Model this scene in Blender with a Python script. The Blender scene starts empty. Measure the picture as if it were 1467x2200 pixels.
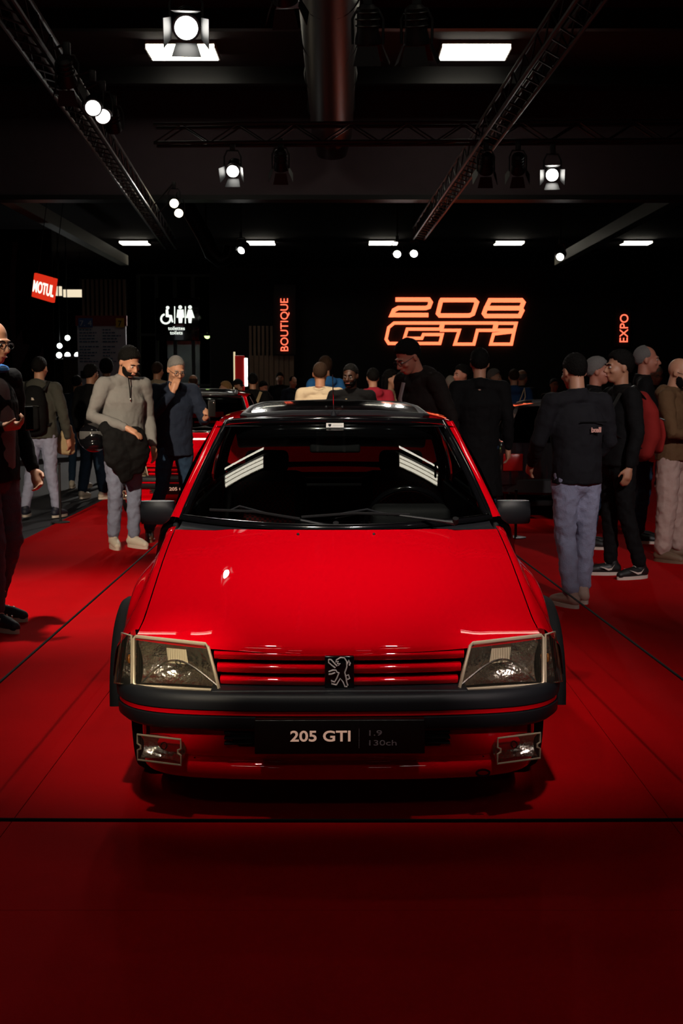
import bpy, bmesh, math, random
from mathutils import Vector, Matrix, Euler, noise
random.seed(7)
R = math.radians
scene = bpy.context.scene
C = scene.collection
# ---------------------------------------------------------------- camera
F_PX, CAM_H = 2700.0, 1.49
TH = math.atan((1100 - 818) / F_PX)
cd = bpy.data.cameras.new('camera'); cam = bpy.data.objects.new('camera', cd); C.objects.link(cam)
cam.location = (0, 0, CAM_H); cam.rotation_euler = (math.pi / 2 - TH, 0, 0)
cd.sensor_fit = 'VERTICAL'; cd.sensor_height = 36.0; cd.sensor_width = 24.0; cd.lens = 36.0 * F_PX / 2200.0
cd.clip_start = .1; cd.clip_end = 300
cd.dof.use_dof = True; cd.dof.focus_distance = 4.8; cd.dof.aperture_fstop = 11.0
scene.camera = cam
# ---------------------------------------------------------------- world, exposure
w = bpy.data.worlds.new('hall_ambient'); scene.world = w; w.use_nodes = True
w.node_tree.nodes['Background'].inputs[0].default_value = (.55, .6, 1, 1)
w.node_tree.nodes['Background'].inputs[1].default_value = .0035
scene.view_settings.view_transform = 'Standard'; scene.view_settings.look = 'None'
scene.view_settings.exposure = 0.0; scene.view_settings.gamma = 1.0
scene.view_settings.use_curve_mapping = False

def at(px, py, Y):                      # a pixel of the photograph at distance Y -> point of the hall
    dx = (px - 733.5) / F_PX; dy = (1100 - py) / F_PX
    fy = math.cos(TH) + dy * math.sin(TH); fz = -math.sin(TH) + dy * math.cos(TH)
    t = Y / fy
    return Vector((dx * t, Y, CAM_H + fz * t))
# ---------------------------------------------------------------- materials
MATS = {}
def mat(name, col, rough=.6, metal=0, coat=0, emit=None, es=0, bump=None, spec=.5, sheen=0, mottle=0, trans=0):
    if name in MATS: return MATS[name]
    m = bpy.data.materials.new(name); m.use_nodes = True
    nt = m.node_tree; b = nt.nodes['Principled BSDF']
    b.inputs['Base Color'].default_value = (*col, 1); b.inputs['Roughness'].default_value = rough
    b.inputs['Metallic'].default_value = metal; b.inputs['Coat Weight'].default_value = coat
    b.inputs['Coat Roughness'].default_value = .015; b.inputs['Specular IOR Level'].default_value = spec
    b.inputs['Sheen Weight'].default_value = sheen; b.inputs['Transmission Weight'].default_value = trans
    if emit: b.inputs['Emission Color'].default_value = (*emit, 1); b.inputs['Emission Strength'].default_value = es
    if bump or mottle:
        tc = nt.nodes.new('ShaderNodeTexCoord'); nz = nt.nodes.new('ShaderNodeTexNoise')
        nz.inputs['Scale'].default_value = bump[0] if bump else 8; nz.inputs['Detail'].default_value = 5
        nt.links.new(tc.outputs['Object'], nz.inputs['Vector'])
        if bump:
            bp = nt.nodes.new('ShaderNodeBump'); bp.inputs['Strength'].default_value = bump[1]; bp.inputs['Distance'].default_value = .01
            nt.links.new(nz.outputs['Fac'], bp.inputs['Height']); nt.links.new(bp.outputs['Normal'], b.inputs['Normal'])
        if mottle:
            n2 = nt.nodes.new('ShaderNodeTexNoise'); n2.inputs['Scale'].default_value = 3.0; n2.inputs['Detail'].default_value = 6
            nt.links.new(tc.outputs['Object'], n2.inputs['Vector'])
            mx = nt.nodes.new('ShaderNodeMix'); mx.data_type = 'RGBA'
            mx.inputs[6].default_value = (*[c * (1 - mottle) for c in col], 1); mx.inputs[7].default_value = (*[min(1, c * (1 + mottle)) for c in col], 1)
            nt.links.new(n2.outputs['Fac'], mx.inputs[0]); nt.links.new(mx.outputs[2], b.inputs['Base Color'])
    MATS[name] = m; return m
def glassmat(name, tint, flute=None, rough=0.0, ior=1.5, frost=0):
    if name in MATS: return MATS[name]
    m = bpy.data.materials.new(name); m.use_nodes = True; nt = m.node_tree; nt.nodes.clear()
    o = nt.nodes.new('ShaderNodeOutputMaterial'); mix = nt.nodes.new('ShaderNodeMixShader')
    fr = nt.nodes.new('ShaderNodeFresnel'); fr.inputs['IOR'].default_value = ior
    t = nt.nodes.new('ShaderNodeBsdfTransparent'); t.inputs[0].default_value = (*tint, 1)
    g = nt.nodes.new('ShaderNodeBsdfGlossy'); g.inputs['Roughness'].default_value = rough
    nt.links.new(fr.outputs[0], mix.inputs[0]); nt.links.new(t.outputs[0], mix.inputs[1]); nt.links.new(g.outputs[0], mix.inputs[2])
    if frost:
        df = nt.nodes.new('ShaderNodeBsdfDiffuse'); df.inputs[0].default_value = (.9, .8, .62, 1); tl = nt.nodes.new('ShaderNodeBsdfTranslucent'); tl.inputs[0].default_value = (.9, .8, .62, 1)
        ad = nt.nodes.new('ShaderNodeMixShader'); m2 = nt.nodes.new('ShaderNodeMixShader'); m2.inputs[0].default_value = frost
        nt.links.new(df.outputs[0], ad.inputs[1]); nt.links.new(tl.outputs[0], ad.inputs[2]); nt.links.new(mix.outputs[0], m2.inputs[1]); nt.links.new(ad.outputs[0], m2.inputs[2]); nt.links.new(m2.outputs[0], o.inputs[0])
    else: nt.links.new(mix.outputs[0], o.inputs[0])
    if flute:
        tc = nt.nodes.new('ShaderNodeTexCoord'); wv = nt.nodes.new('ShaderNodeTexWave'); wv.inputs['Scale'].default_value = flute
        bp = nt.nodes.new('ShaderNodeBump'); bp.inputs['Strength'].default_value = .5; bp.inputs['Distance'].default_value = .004
        nt.links.new(tc.outputs['Object'], wv.inputs['Vector']); nt.links.new(wv.outputs['Fac'], bp.inputs['Height'])
        nt.links.new(bp.outputs['Normal'], g.inputs['Normal']); nt.links.new(bp.outputs['Normal'], fr.inputs['Normal'])
    MATS[name] = m; return m
def emat(name, col, s):
    return mat(name, (.02, .02, .02), .5, emit=col, es=s)
# ---------------------------------------------------------------- mesh helpers
class MB:
    def __init__(s): s.v = []; s.f = []
    def add(s, vs, fs):
        o = len(s.v); s.v += [tuple(v) for v in vs]; s.f += [[i + o for i in f] for f in fs]; return s
    def box(s, x0, x1, y0, y1, z0, z1):
        return s.add([(x, y, z) for x in (x0, x1) for y in (y0, y1) for z in (z0, z1)],
                     [[0, 1, 3, 2], [4, 6, 7, 5], [0, 4, 5, 1], [2, 3, 7, 6], [0, 2, 6, 4], [1, 5, 7, 3]])
    def grid(s, fn, nu, nv, flip=False):
        vs = [fn(i / nu, j / nv) for j in range(nv + 1) for i in range(nu + 1)]
        fs = []
        for j in range(nv):
            for i in range(nu):
                a = j * (nu + 1) + i; q = [a, a + 1, a + nu + 2, a + nu + 1]
                fs.append(q[::-1] if flip else q)
        return s.add(vs, fs)
    def tube(s, pts, r, n=8, closed=False, caps=True):
        pts = [Vector(p) for p in pts]; N = len(pts)
        rr = r if isinstance(r, (list, tuple)) else [r] * N
        up = None; vs = []
        for i, p in enumerate(pts):
            if closed: t = pts[(i + 1) % N] - pts[i - 1]
            else: t = pts[min(i + 1, N - 1)] - pts[max(i - 1, 0)]
            t = t.normalized() if t.length > 1e-9 else Vector((0, 0, 1))
            if up is None: up = Vector((1, 0, 0)) if abs(t.x) < .8 else Vector((0, 0, 1))
            b = t.cross(up).normalized(); up = b.cross(t).normalized()
            ri = rr[i]; ra, rb = (ri if isinstance(ri, (tuple, list)) else (ri, ri))
            for k in range(n):
                a = 2 * math.pi * k / n
                vs.append(p + up * math.cos(a) * ra + b * math.sin(a) * rb)
        fs = []
        for i in range(N if closed else N - 1):
            for k in range(n):
                a = i * n + k; b2 = i * n + (k + 1) % n; c = ((i + 1) % N) * n + (k + 1) % n; d = ((i + 1) % N) * n + k
                fs.append([a, d, c, b2])
        if caps and not closed: fs.append(list(range(n))); fs.append([(N - 1) * n + k for k in range(n)][::-1])
        return s.add(vs, fs)
    def chain(s, pts, radii, n=12, M=None):      # closed tapered limb with round ends
        pts = [Vector(p) for p in pts]
        rr = [r if isinstance(r, tuple) else (r, r) for r in radii]
        P = []; Q = []
        d0 = (pts[0] - pts[1]).normalized(); d1 = (pts[-1] - pts[-2]).normalized()
        for a in (80, 50, 25): m_ = min(rr[0]); P.append(pts[0] + d0 * m_ * math.sin(R(a))); Q.append((rr[0][0] * math.cos(R(a)), rr[0][1] * math.cos(R(a))))
        P += pts; Q += rr
        for a in (25, 50, 80): m_ = min(rr[-1]); P.append(pts[-1] + d1 * m_ * math.sin(R(a))); Q.append((rr[-1][0] * math.cos(R(a)), rr[-1][1] * math.cos(R(a))))
        o = len(s.v); s.tube(P, Q, n)
        if M is not None: s.v[o:] = [tuple(M @ Vector(v)) for v in s.v[o:]]
        return s
    def ell(s, c, r, M=None, n=14, k=10):
        vs = []; c = Vector(c)
        for j in range(k + 1):
            th = math.pi * (j + .02) / (k + .04)
            for i in range(n):
                a = 2 * math.pi * i / n
                p = c + Vector((r[0] * math.sin(th) * math.cos(a), r[1] * math.sin(th) * math.sin(a), r[2] * math.cos(th)))
                vs.append(M @ p if M is not None else p)
        fs = [[j * n + i, (j + 1) * n + i, (j + 1) * n + (i + 1) % n, j * n + (i + 1) % n] for j in range(k) for i in range(n)]
        fs += [list(range(n))[::-1][::-1], [k * n + i for i in range(n)][::-1]]
        return s.add(vs, fs)
    def cyl(s, p0, p1, r0, r1=None, n=20): return s.tube([p0, p1], [r0, r0 if r1 is None else r1], n)
    def prism(s, pts, dvec):
        n = len(pts); d = Vector(dvec); a = [Vector(p) for p in pts]
        return s.add(a + [p + d for p in a], [list(range(n))[::-1], list(range(n, 2 * n))] + [[i, (i + 1) % n, n + (i + 1) % n, n + i] for i in range(n)])
    def build(s, name, m, parent=None, smooth=True, bevel=0, ang=40):
        me = bpy.data.meshes.new(name); me.from_pydata(s.v, [], s.f); me.validate()
        if bevel:
            bm = bmesh.new(); bm.from_mesh(me); bmesh.ops.remove_doubles(bm, verts=bm.verts, dist=1e-5)
            bmesh.ops.recalc_face_normals(bm, faces=bm.faces)
            bmesh.ops.bevel(bm, geom=[e for e in bm.edges if len(e.link_faces) == 2 and e.calc_face_angle(0) > .5], offset=bevel, segments=3, profile=.5, affect='EDGES', clamp_overlap=True)
            bm.to_mesh(me); bm.free()
        else:
            bm = bmesh.new(); bm.from_mesh(me); bmesh.ops.recalc_face_normals(bm, faces=bm.faces); bm.to_mesh(me); bm.free()
        me.materials.append(m)
        if smooth:
            me.polygons.foreach_set('use_smooth', [True] * len(me.polygons))
            me.set_sharp_from_angle(angle=R(ang))
        o = bpy.data.objects.new(name, me); C.objects.link(o); o.parent = parent
        return o
def rbox(name, m, parent, x0, x1, y0, y1, z0, z1, bev=.01):
    return MB().box(x0, x1, y0, y1, z0, z1).build(name, m, parent, bevel=bev)
def tag(o, label=None, cat=None, group=None, kind=None):
    if label: o['label'] = label
    if cat: o['category'] = cat
    if group: o['group'] = group
    if kind: o['kind'] = kind
    return o
def empty(name, loc=(0, 0, 0), rz=0):
    o = bpy.data.objects.new(name, None); C.objects.link(o); o.location = loc; o.rotation_euler = (0, 0, rz); o.empty_display_size = .2; return o
def copy_tree(o, parent=None, swap=None):
    c = o.copy(); C.objects.link(c); c.parent = parent
    if swap and o.type == 'MESH':
        for i, sl in enumerate(c.material_slots):
            n = o.data.materials[i].name
            if n in swap: sl.link = 'OBJECT'; sl.material = swap[n]
    for ch in list(o.children):
        if ch.type != 'LIGHT': copy_tree(ch, c, swap)
    return c
def cr(P, t):                            # Catmull-Rom through the points P
    n = len(P) - 1; x = min(max(t, 0), 1) * n; i = min(int(x), n - 1); f = x - i
    p0, p1, p2, p3 = P[max(i - 1, 0)], P[i], P[i + 1], P[min(i + 2, n)]
    return tuple(.5 * (2 * b + (c - a) * f + (2 * a - 5 * b + 4 * c - d) * f * f + (3 * b - a - 3 * c + d) * f ** 3) for a, b, c, d in zip(p0, p1, p2, p3))
def text(name, body, m, parent, loc, size, rot=(math.pi / 2, 0, 0), sx=1, depth=.002, align='LEFT', bold=0):
    cu = bpy.data.curves.new('t', 'FONT'); cu.body = body; cu.size = size; cu.extrude = depth; cu.align_x = align; cu.offset = bold
    cu.resolution_u = 4
    t = bpy.data.objects.new('t', cu); C.objects.link(t)
    dg = bpy.context.evaluated_depsgraph_get(); me = bpy.data.meshes.new_from_object(t.evaluated_get(dg))
    bpy.data.objects.remove(t); bpy.data.curves.remove(cu)
    me.materials.clear(); me.materials.append(m); me.name = name
    o = bpy.data.objects.new(name, me); C.objects.link(o); o.parent = parent; o.location = loc; o.rotation_euler = rot; o.scale = (sx, 1, 1)
    return o

RED = mat('red_paint', (.62, .0, .006), 1.0, coat=1.0, spec=0.0)
BLK = mat('black_plastic', (.010, .011, .014), .48, spec=.3)
BLKG = mat('black_gloss', (.004, .004, .005), .12, coat=.6)
RUB = mat('black_rubber', (.008, .008, .009), .8, spec=.15)
DARK = mat('dark_void', (.004, .004, .004), .9)
CHR = mat('chrome', (.88, .86, .85), .18, metal=1)
ALU = mat('alloy', (.45, .46, .48), .3, metal=1)
REFL = mat('lamp_reflector', (.97, .92, .84), .16, metal=1, bump=(22, 1.0))
CREAM = mat('lamp_rim_plastic', (.60, .50, .35), .35, metal=.3, coat=.8)
CLEAR = glassmat('clear_glass', (.96, .97, .97))
WS = glassmat('windscreen_glass', (.62, .66, .64), ior=1.6)
TINT = glassmat('tinted_glass', (.35, .37, .36), ior=1.6)
FLUTE = glassmat('fluted_lens_glass', (.93, .92, .9), flute=38, ior=1.55, frost=.02)
# ---------------------------------------------------------------- the setting
CARPET = mat('red_carpet', (.46, .001, .003), .95, bump=(220, .35), mottle=.16, spec=.04)
FLOORM = mat('dark_floor', (.012, .014, .022), .7, mottle=.3)
BLACKW = mat('black_wall', (.0012, .0012, .0014), .9, mottle=.2)
CEIL = mat('ceiling_dark', (.03, .02, .024), .85, mottle=.15)
BULK = mat('bulkhead_grey', (.075, .05, .06), .8, mottle=.12)
STEEL = mat('black_steel', (.010, .010, .011), .45, spec=.35)
tag(MB().box(-45, 45, -32, 75, -.06, -.012).build('floor', FLOORM, smooth=False), kind='structure')
carpet = empty('carpet', (0, 0, 0)); tag(carpet, 'bright red exhibition carpet laid in long strips under the cars', 'carpet')
xs = [-3.0, -1.12, 1.12, 3.3, 5.5, 7.7, 9.9]
for a, b in zip(xs, xs[1:]):
    for y0, y1 in ((-4, 3.42), (3.42, 24)):
        MB().box(a + .0015, b - .0015, y0 + .0015, y1 - .0015, -.012, 0).build('carpet_strip', CARPET, carpet, smooth=False)
tag(MB().box(-45, 45, -32, 75, 7.5, 7.6).build('ceiling', CEIL, smooth=False), kind='structure')
tag(MB().box(-45, 45, 27, 27.3, 5.37, 7.5).build('trim_1', BULK, smooth=False), kind='structure')
tag(MB().box(-45, 45, 26.9, 27.4, 5.27, 5.37).build('trim_2', STEEL, smooth=False), kind='structure')
tag(MB().box(-45, 45, 75, 75.2, -.06, 7.5).build('wall_far', BLACKW, smooth=False), kind='structure')
tag(MB().box(-45.2, -45, -32, 75, -.06, 7.5).build('wall_left', BLACKW, smooth=False), kind='structure')
tag(MB().box(45, 45.2, -32, 75, -.06, 7.5).build('wall_right', BLACKW, smooth=False), kind='structure')
tag(MB().box(-45, 45, -32.2, -32, -.06, 7.5).build('wall_front', BLACKW, smooth=False), kind='structure')
wb = tag(MB().box(-3.1, 20, 30, 30.25, -.012, 4.14).build('wall_back', BLACKW, smooth=False), kind='structure')
for y in (9, 13.2, 17.6, 21.2, 25.0):
    b = MB().box(-30, 30, y - .09, y + .09, 7.18, 7.5).build('ceiling_beam', STEEL, smooth=False)
    tag(b, 'dark steel beam crossing under the ceiling, %s' % {9: 'nearest the camera', 13.2: 'second from the camera', 17.6: 'third from the camera', 21.2: 'just before the tube lights', 25.0: 'nearest the grey bulkhead'}[y], 'beam', 'ceiling beams')
# ceiling tube lights
TUBE = emat('tube_glow', (1, .93, .76), 8.0)
WHT = mat('white_enamel', (.6, .6, .58), .4)
def ceil_light(x, y, lab, z=7.42):
    r = empty('ceiling_light', (x, y, z)); tag(r, lab, 'ceiling light', 'tube lights in the hall ceiling')
    MB().box(-.62, .62, -.45, .45, .02, .08).build('tray', mat('tray_grey', (.45, .42, .35), .5), r, smooth=False)
    for s in (-1, 1): MB().box(s * .62 - .012, s * .62 + .012, -.45, .45, -.05, .02).build('end_cap', WHT, r, smooth=False)
    for k in range(5):
        MB().cyl((-.6, -.36 + .18 * k, -.01), (.6, -.36 + .18 * k, -.01), .06, n=10).build('tube', TUBE, r)
ceil_light(-2.87, 23.5, 'wide tube ceiling light just behind the big lit spotlight')
ceil_light(2.40, 23.5, 'wide tube ceiling light on the right above the trusses')
ceil_light(-2.87, 8.9, 'tube ceiling light overhead reflected at the left of the windscreen')
ceil_light(2.6, 8.9, 'tube ceiling light overhead reflected at the right of the windscreen')
for px, lab in ((290, 'leftmost of the far ceiling lights, over the toilets sign'), (560, 'far ceiling light left of the centre, over the boutique sign'), (823, 'far ceiling light above the start of the glowing numerals'),
                (1093, 'far ceiling light above the end of the glowing numerals'), (1366, 'far ceiling light over the expo sign')):
    p = at(px, 522, 55); ceil_light(p.x, 55, lab, z=7.4)
for y, nm in ((-5.7, 'just behind the camera'), (-20.3, 'far behind the camera')):  # unseen rows carrying on the ceiling grid, added for sparkle in the headlights
    for x, sd in ((-2.87, 'left one'), (2.4, 'right one')): ceil_light(x, y, 'unseen tube ceiling light added %s, %s of its row' % (nm, sd))
# trusses
def truss(a, b, lab, w=.25):
    a = Vector(a); b = Vector(b); L = (b - a).length
    r = empty('lighting_truss', a); r.rotation_euler = (b - a).to_track_quat('Y', 'Z').to_euler(); tag(r, lab, 'truss', 'lighting trusses')
    h = w / 2
    ch = MB().cyl((0, 0, 0), (0, L, 0), .024, n=8).build('chord', STEEL, r); ch.location = (-h, 0, -h)
    for x, z in ((h, -h), (-h, h), (h, h)):
        c = ch.copy(); C.objects.link(c); c.location = (x, 0, z)
    n = int(L / .38); st = L / n
    up = MB().cyl((0, 0, -h), (0, st, h), .011, n=6).build('brace', STEEL, r); up.location = (-h, 0, 0)
    dn = MB().cyl((0, 0, h), (0, st, -h), .011, n=6).build('brace', STEEL, r); dn.location = (-h, st, 0)
    fl = MB().cyl((-h, 0, 0), (h, st, 0), .011, n=6).build('brace', STEEL, r); fl.location = (0, 0, -h)
    for k in range(n):
        for x in (-h, h):
            if k < 2 and x < 0: continue
            c = (up if k % 2 == 0 else dn).copy(); C.objects.link(c); c.location = (x, st * k, 0)
        if k: 
            c = fl.copy(); C.objects.link(c); c.location = (0, st * k, -h)
    return r
truss((-2.75, 7.5, 4.92), (-4.15, 31, 4.8), 'black lighting truss running away on the left')
truss((2.25, 7.5, 4.92), (1.75, 29, 4.8), 'black lighting truss running away on the right')
truss((-2.6, 18, 4.9), (9.5, 17.6, 4.9), 'black lighting truss crossing the hall behind the car')
truss((-3.2, 10.5, 4.95), (5, 10.5, 4.95), 'black lighting truss crossing above the car')
truss((-3.6, 2.1, 4.95), (5, 2.1, 4.95), 'black lighting truss crossing above the camera side of the car')
# ducts
DUCT = mat('duct_metal', (.022, .011, .012), .4)
d = empty('ventilation_duct', (0, 0, 0)); tag(d, 'wide round ventilation duct under the ceiling at the centre', 'duct')
p = at(706, 60, 14); q = at(712, 300, 25)
MB().tube([(p.x, 8, 6.7), (q.x, 25.6, 6.6), (q.x, 26.2, 6.45), (q.x, 26.4, 6.1)], [.42, .42, .4, .3], 28).build('duct_pipe', DUCT, d)
for k in range(7): MB().tube([(p.x + (q.x - p.x) * k / 6 + .435 * math.cos(a * math.pi / 12), 10 + 2.4 * k, 6.68 + .435 * math.sin(a * math.pi / 12)) for a in range(24)], .018, 6, closed=True).build('duct_band', STEEL, d)
d = empty('ventilation_duct', (0, 0, 0)); tag(d, 'bent round duct at the end of the left truss', 'duct')
pts = [at(400, 440, 33), at(440, 510, 33), at(455, 545, 33), at(475, 562, 33), at(492, 552, 33), at(497, 530, 33)]
MB().tube(pts, .2, 14).build('duct_pipe', DUCT, d); MB().cyl(pts[0], (pts[0].x, pts[0].y, 7.5), .015, n=6).build('hanger', STEEL, d)
MB().tube([pts[0] + Vector((.22 * math.cos(a), .22 * math.sin(a), .05)) for a in [i * math.pi / 6 for i in range(12)]], .02, 6, closed=True).build('duct_band', STEEL, d)
# spotlights
LIT = emat('spot_lens_lit', (1, .97, .9), 16.0)
WARM = emat('spot_lens_warm', (1, .86, .6), 14.0)
DIM = mat('spot_lens_dark', (.03, .03, .03), .08, coat=1)
def spot(loc, aim, lab, lit='LIT', power=0, cone=50, r=.085, col=(1, .93, .84), blend=.6, drop=.28, flaps=True, hang=None):
    loc = Vector(loc); ro = empty('spotlight', loc); tag(ro, lab, 'spotlight', 'stage spotlights on the trusses')
    q = (Vector(aim) - loc).to_track_quat('-Z', 'Y'); Mx = q.to_matrix().to_4x4()
    def bp(mb, name, m, par=None):
        mb.v = [tuple(Mx @ Vector(v)) for v in mb.v]; return mb.build(name, m, par or ro)
    mb = MB().tube([(0, 0, .30), (0, 0, .27), (0, 0, .10), (0, 0, .03), (0, 0, .0)], [.05, r * .95, r, r * 1.2, r * 1.2], 20); can = bp(mb, 'lamp_can', STEEL)
    for k in range(3): bp(MB().tube([(r * 1.06 * math.cos(a), r * 1.06 * math.sin(a), .14 + .05 * k) for a in [i * math.pi / 9 for i in range(18)]], .006, 5, closed=True), 'cooling_ring', STEEL, can)
    bp(MB().cyl((0, 0, -.004), (0, 0, .0), r * .98, n=24), 'lens', {'LIT': LIT, 'WARM': WARM, 'DIM': DIM}[lit])
    if flaps:
        for k in range(4):
            a = k * math.pi / 2; c, s_ = math.cos(a), math.sin(a); e = r * 1.25
            def pt(u, v, o=0): return (c * u - s_ * v, s_ * u + c * v, o)
            n1, n2 = [pt(e, -r * .9, -.005), pt(e, r * .9, -.005), pt(e + .06, r * 1.25, -.15), pt(e + .06, -r * 1.25, -.15)], None
            bp(MB().prism(n1, Vector((c * .004, s_ * .004, 0))), 'barn_door', STEEL)
    MB().tube([(-r * 1.35, 0, 0), (-r * 1.4, 0, drop * .7), (-r * .9, 0, drop), (r * .9, 0, drop), (r * 1.4, 0, drop * .7), (r * 1.35, 0, 0)], .011, 6).build('yoke', STEEL, ro)
    MB().box(-.035, .035, -.035, .035, drop, drop + .13).build('clamp', STEEL, ro, bevel=.008)
    if hang: MB().tube([(0, 0, drop + .12), Vector(hang) - loc], .014, 8).build('hanger_arm', STEEL, ro)
    if power:
        l = bpy.data.lights.new('spot_beam', 'SPOT'); l.energy = power; l.spot_size = R(cone); l.spot_blend = blend; l.color = col; l.shadow_soft_size = r
        lo = bpy.data.objects.new('spot_beam', l); C.objects.link(lo); lo.location = Mx @ Vector((0, 0, -.02)); lo.rotation_euler = q.to_euler(); lo.parent = ro
    return ro
spot(at(400, 60, 10.5), (-.6, 4.6, .6), 'big dazzling spotlight with barn doors at the top left', power=40, cone=60, r=.095)
spot(at(790, 95, 10.5), (.3, 12, 0), 'dark spotlight right of the duct, left one of the pair', 'DIM', r=.09)
spot(at(895, 95, 10.5), (.9, 12, 0), 'dark spotlight right of the duct, right one of the pair', 'DIM', r=.09)
spot(at(145, 180, 13.2), (-3, 18, 0), 'unlit spotlight highest on the left truss', 'DIM', hang=(-3.09, 13.2, 4.78))
spot(at(200, 232, 14.4), (-2.1, 6.5, .2), 'lit round spotlight on the left truss, left one of two', power=60, cone=46, flaps=False, hang=(-3.16, 14.4, 4.8))
spot(at(221, 250, 15.2), (-1.2, 8.5, .5), 'lit round spotlight on the left truss, right one of two', power=60, cone=46, flaps=False, hang=(-3.2, 15.2, 4.8))
spot(at(245, 278, 16.0), (-3, 21, 0), 'unlit spotlight just below the two lit ones on the left truss', 'WARM', flaps=False, hang=(-3.26, 16, 4.79))
spot(at(374, 437, 25), (-1.8, 13, .5), 'warm spotlight low on the left truss, upper one', 'WARM', power=150, cone=50, flaps=False, hang=(-3.79, 25, 4.75))
spot(at(384, 458, 26), (-3, 14, 0), 'warm spotlight low on the left truss, lower one', 'WARM', flaps=False, hang=(-3.85, 26, 4.75))
spot(at(500, 368, 17.9), (-1.9, 12.5, 1), 'half lit spotlight with barn doors under the cross truss, left', power=260, cone=45)
spot(at(603, 362, 17.9), (-1, 22, 0), 'dark spotlight under the cross truss left of the duct', 'DIM')
spot(at(1043, 368, 17.7), (2, 23, 0), 'dark spotlight under the cross truss beside the right truss', 'DIM')
spot(at(1112, 368, 17.7), (3, 23, 0), 'dark spotlight under the cross truss, middle of the right three', 'DIM')
spot(at(1186, 376, 17.7), (1.6, 8.5, .6), 'bright spotlight with barn doors at the right of the cross truss', power=150, cone=46)
for px, py, lab in ((518, 538, 'small far lit spotlight beside the bent duct'), (853, 546, 'small far lit spotlight above the numerals, left of a pair'), (889, 545, 'small far lit spotlight above the numerals, right of a pair'), (1203, 552, 'small far lit spotlight over the right end of the black wall')):
    spot(at(px, py, 29), ((px / 300 - 3, 20, 0) if px > 518 else (-4.6, 25, 1.5)), lab, power=1500 if px == 518 else 60, cone=70, flaps=False, hang=(at(px, py, 29).x, 29, 7.5))
# lamps above the frame on the nearer trusses
spot((-2.4, 8.0, 4.56), (-1.9, 8.4, 0), 'spotlight overhead lighting the carpet left of the car', power=850, cone=50, blend=1, hang=(-2.75, 8.0, 4.85))
spot((-.9, 2.12, 4.53), (-.40, 5.15, .85), 'spotlight overhead above the red bonnet, left one', power=600, cone=36, blend=.9, col=(1, .9, .74))
spot((.8, 2.12, 4.53), (.40, 5.15, .85), 'spotlight overhead above the red bonnet, right one', power=490, cone=36, blend=.9, col=(1, .88, .82))
spot((-1.4, 8.3, 4.45), (-.3, 5.0, .8), 'spotlight mirrored as a white glint on the red bonnet', power=45, cone=50, blend=1, hang=(-1.4, 8.3, 7.5))
spot((3.4, 2.12, 4.53), (2.4, 9.4, 1.25), 'spotlight above the right side, lighting the visitors', power=1100, cone=32, blend=1, col=(1, .88, .86))
spot((-3.2, 2.12, 4.53), (-2.0, 11.4, 1.4), 'spotlight above the left side, lighting the two men', power=4300, cone=24, blend=1, col=(1, .82, .6))
spot((-.45, 10.5, 4.53), (-.2, 13.4, 1.5), 'spotlight over the crowd behind the car', power=650, cone=66, blend=1, col=(1, .85, .66))
truss((-3.6, -1.6, 4.95), (5, -1.6, 4.95), 'black lighting truss crossing behind the camera')
spot((-1.3, -1.6, 4.53), (-.57, 4.15, .545), 'narrow spotlight added behind the camera to brighten the left headlight', power=1700, cone=3.9, blend=.6, col=(1, .85, .62))  # unseen lamp, added only to light up the left headlight
spot((1.3, -1.6, 4.53), (.57, 4.15, .545), 'narrow spotlight added behind the camera to brighten the right headlight', power=950, cone=3.9, blend=.6, col=(1, .82, .76))  # same added lamp out of view, for the right headlight
# black wall signs
NEON = emat('neon_orange', (1, .14, .055), 2.6)
def stroke_sign(name, paths, wd, lab, cat, Y, m, parent=None):
    r = empty(name, at(paths[0][0][0][0], paths[0][0][0][1], Y)); o = r.location.copy(); tag(r, lab, cat)
    k = Y / F_PX
    for pts, closed, nm in paths:
        P = [at(x, y, Y) - o for x, y in pts]; hw = wd * k / 2; mb = MB(); n = len(P)
        L, Rr = [], []
        for i in range(n):
            a = P[i - 1] if (closed or i) else P[i]; b = P[(i + 1) % n] if (closed or i < n - 1) else P[i]
            d1 = (P[i] - a).normalized() if (P[i] - a).length else (b - P[i]).normalized()
            d2 = (b - P[i]).normalized() if (b - P[i]).length else d1
            nn = Vector((-(d1 + d2).z, 0, (d1 + d2).x)).normalized(); cs = max(.45, nn.dot(Vector((-d2.z, 0, d2.x))))
            L.append(P[i] + nn * hw / cs); Rr.append(P[i] - nn * hw / cs)
        m_ = n if closed else n - 1
        for i in range(m_):
            j = (i + 1) % n; mb.prism([L[i], L[j], Rr[j], Rr[i]], (0, .05, 0))
        mb.build(nm, m, r, smooth=False)
    return r
z4 = lambda pts: [(727 + x * .5044, 420 + y * .5044) for x, y in pts]
S = [(z4([(243, 443), (385, 443), (393, 455), (386, 474), (372, 479), (255, 479), (236, 489), (227, 509), (383, 509)]), False, 'numeral_two'),
     (z4([(440, 445), (580, 445), (590, 455), (573, 504), (558, 511), (432, 511), (424, 502), (436, 452)]), True, 'numeral_zero'),
     (z4([(645, 446), (780, 446), (788, 456), (778, 479), (640, 479), (633, 470)]), True, 'numeral_eight_top'), (z4([(628, 480), (776, 480), (783, 490), (772, 513), (628, 513), (620, 502)]), True, 'numeral_eight_bottom')]
stroke_sign('neon_sign', S, 9, 'glowing orange numerals 208 on the black wall', 'sign', 29.95, NEON)
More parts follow.
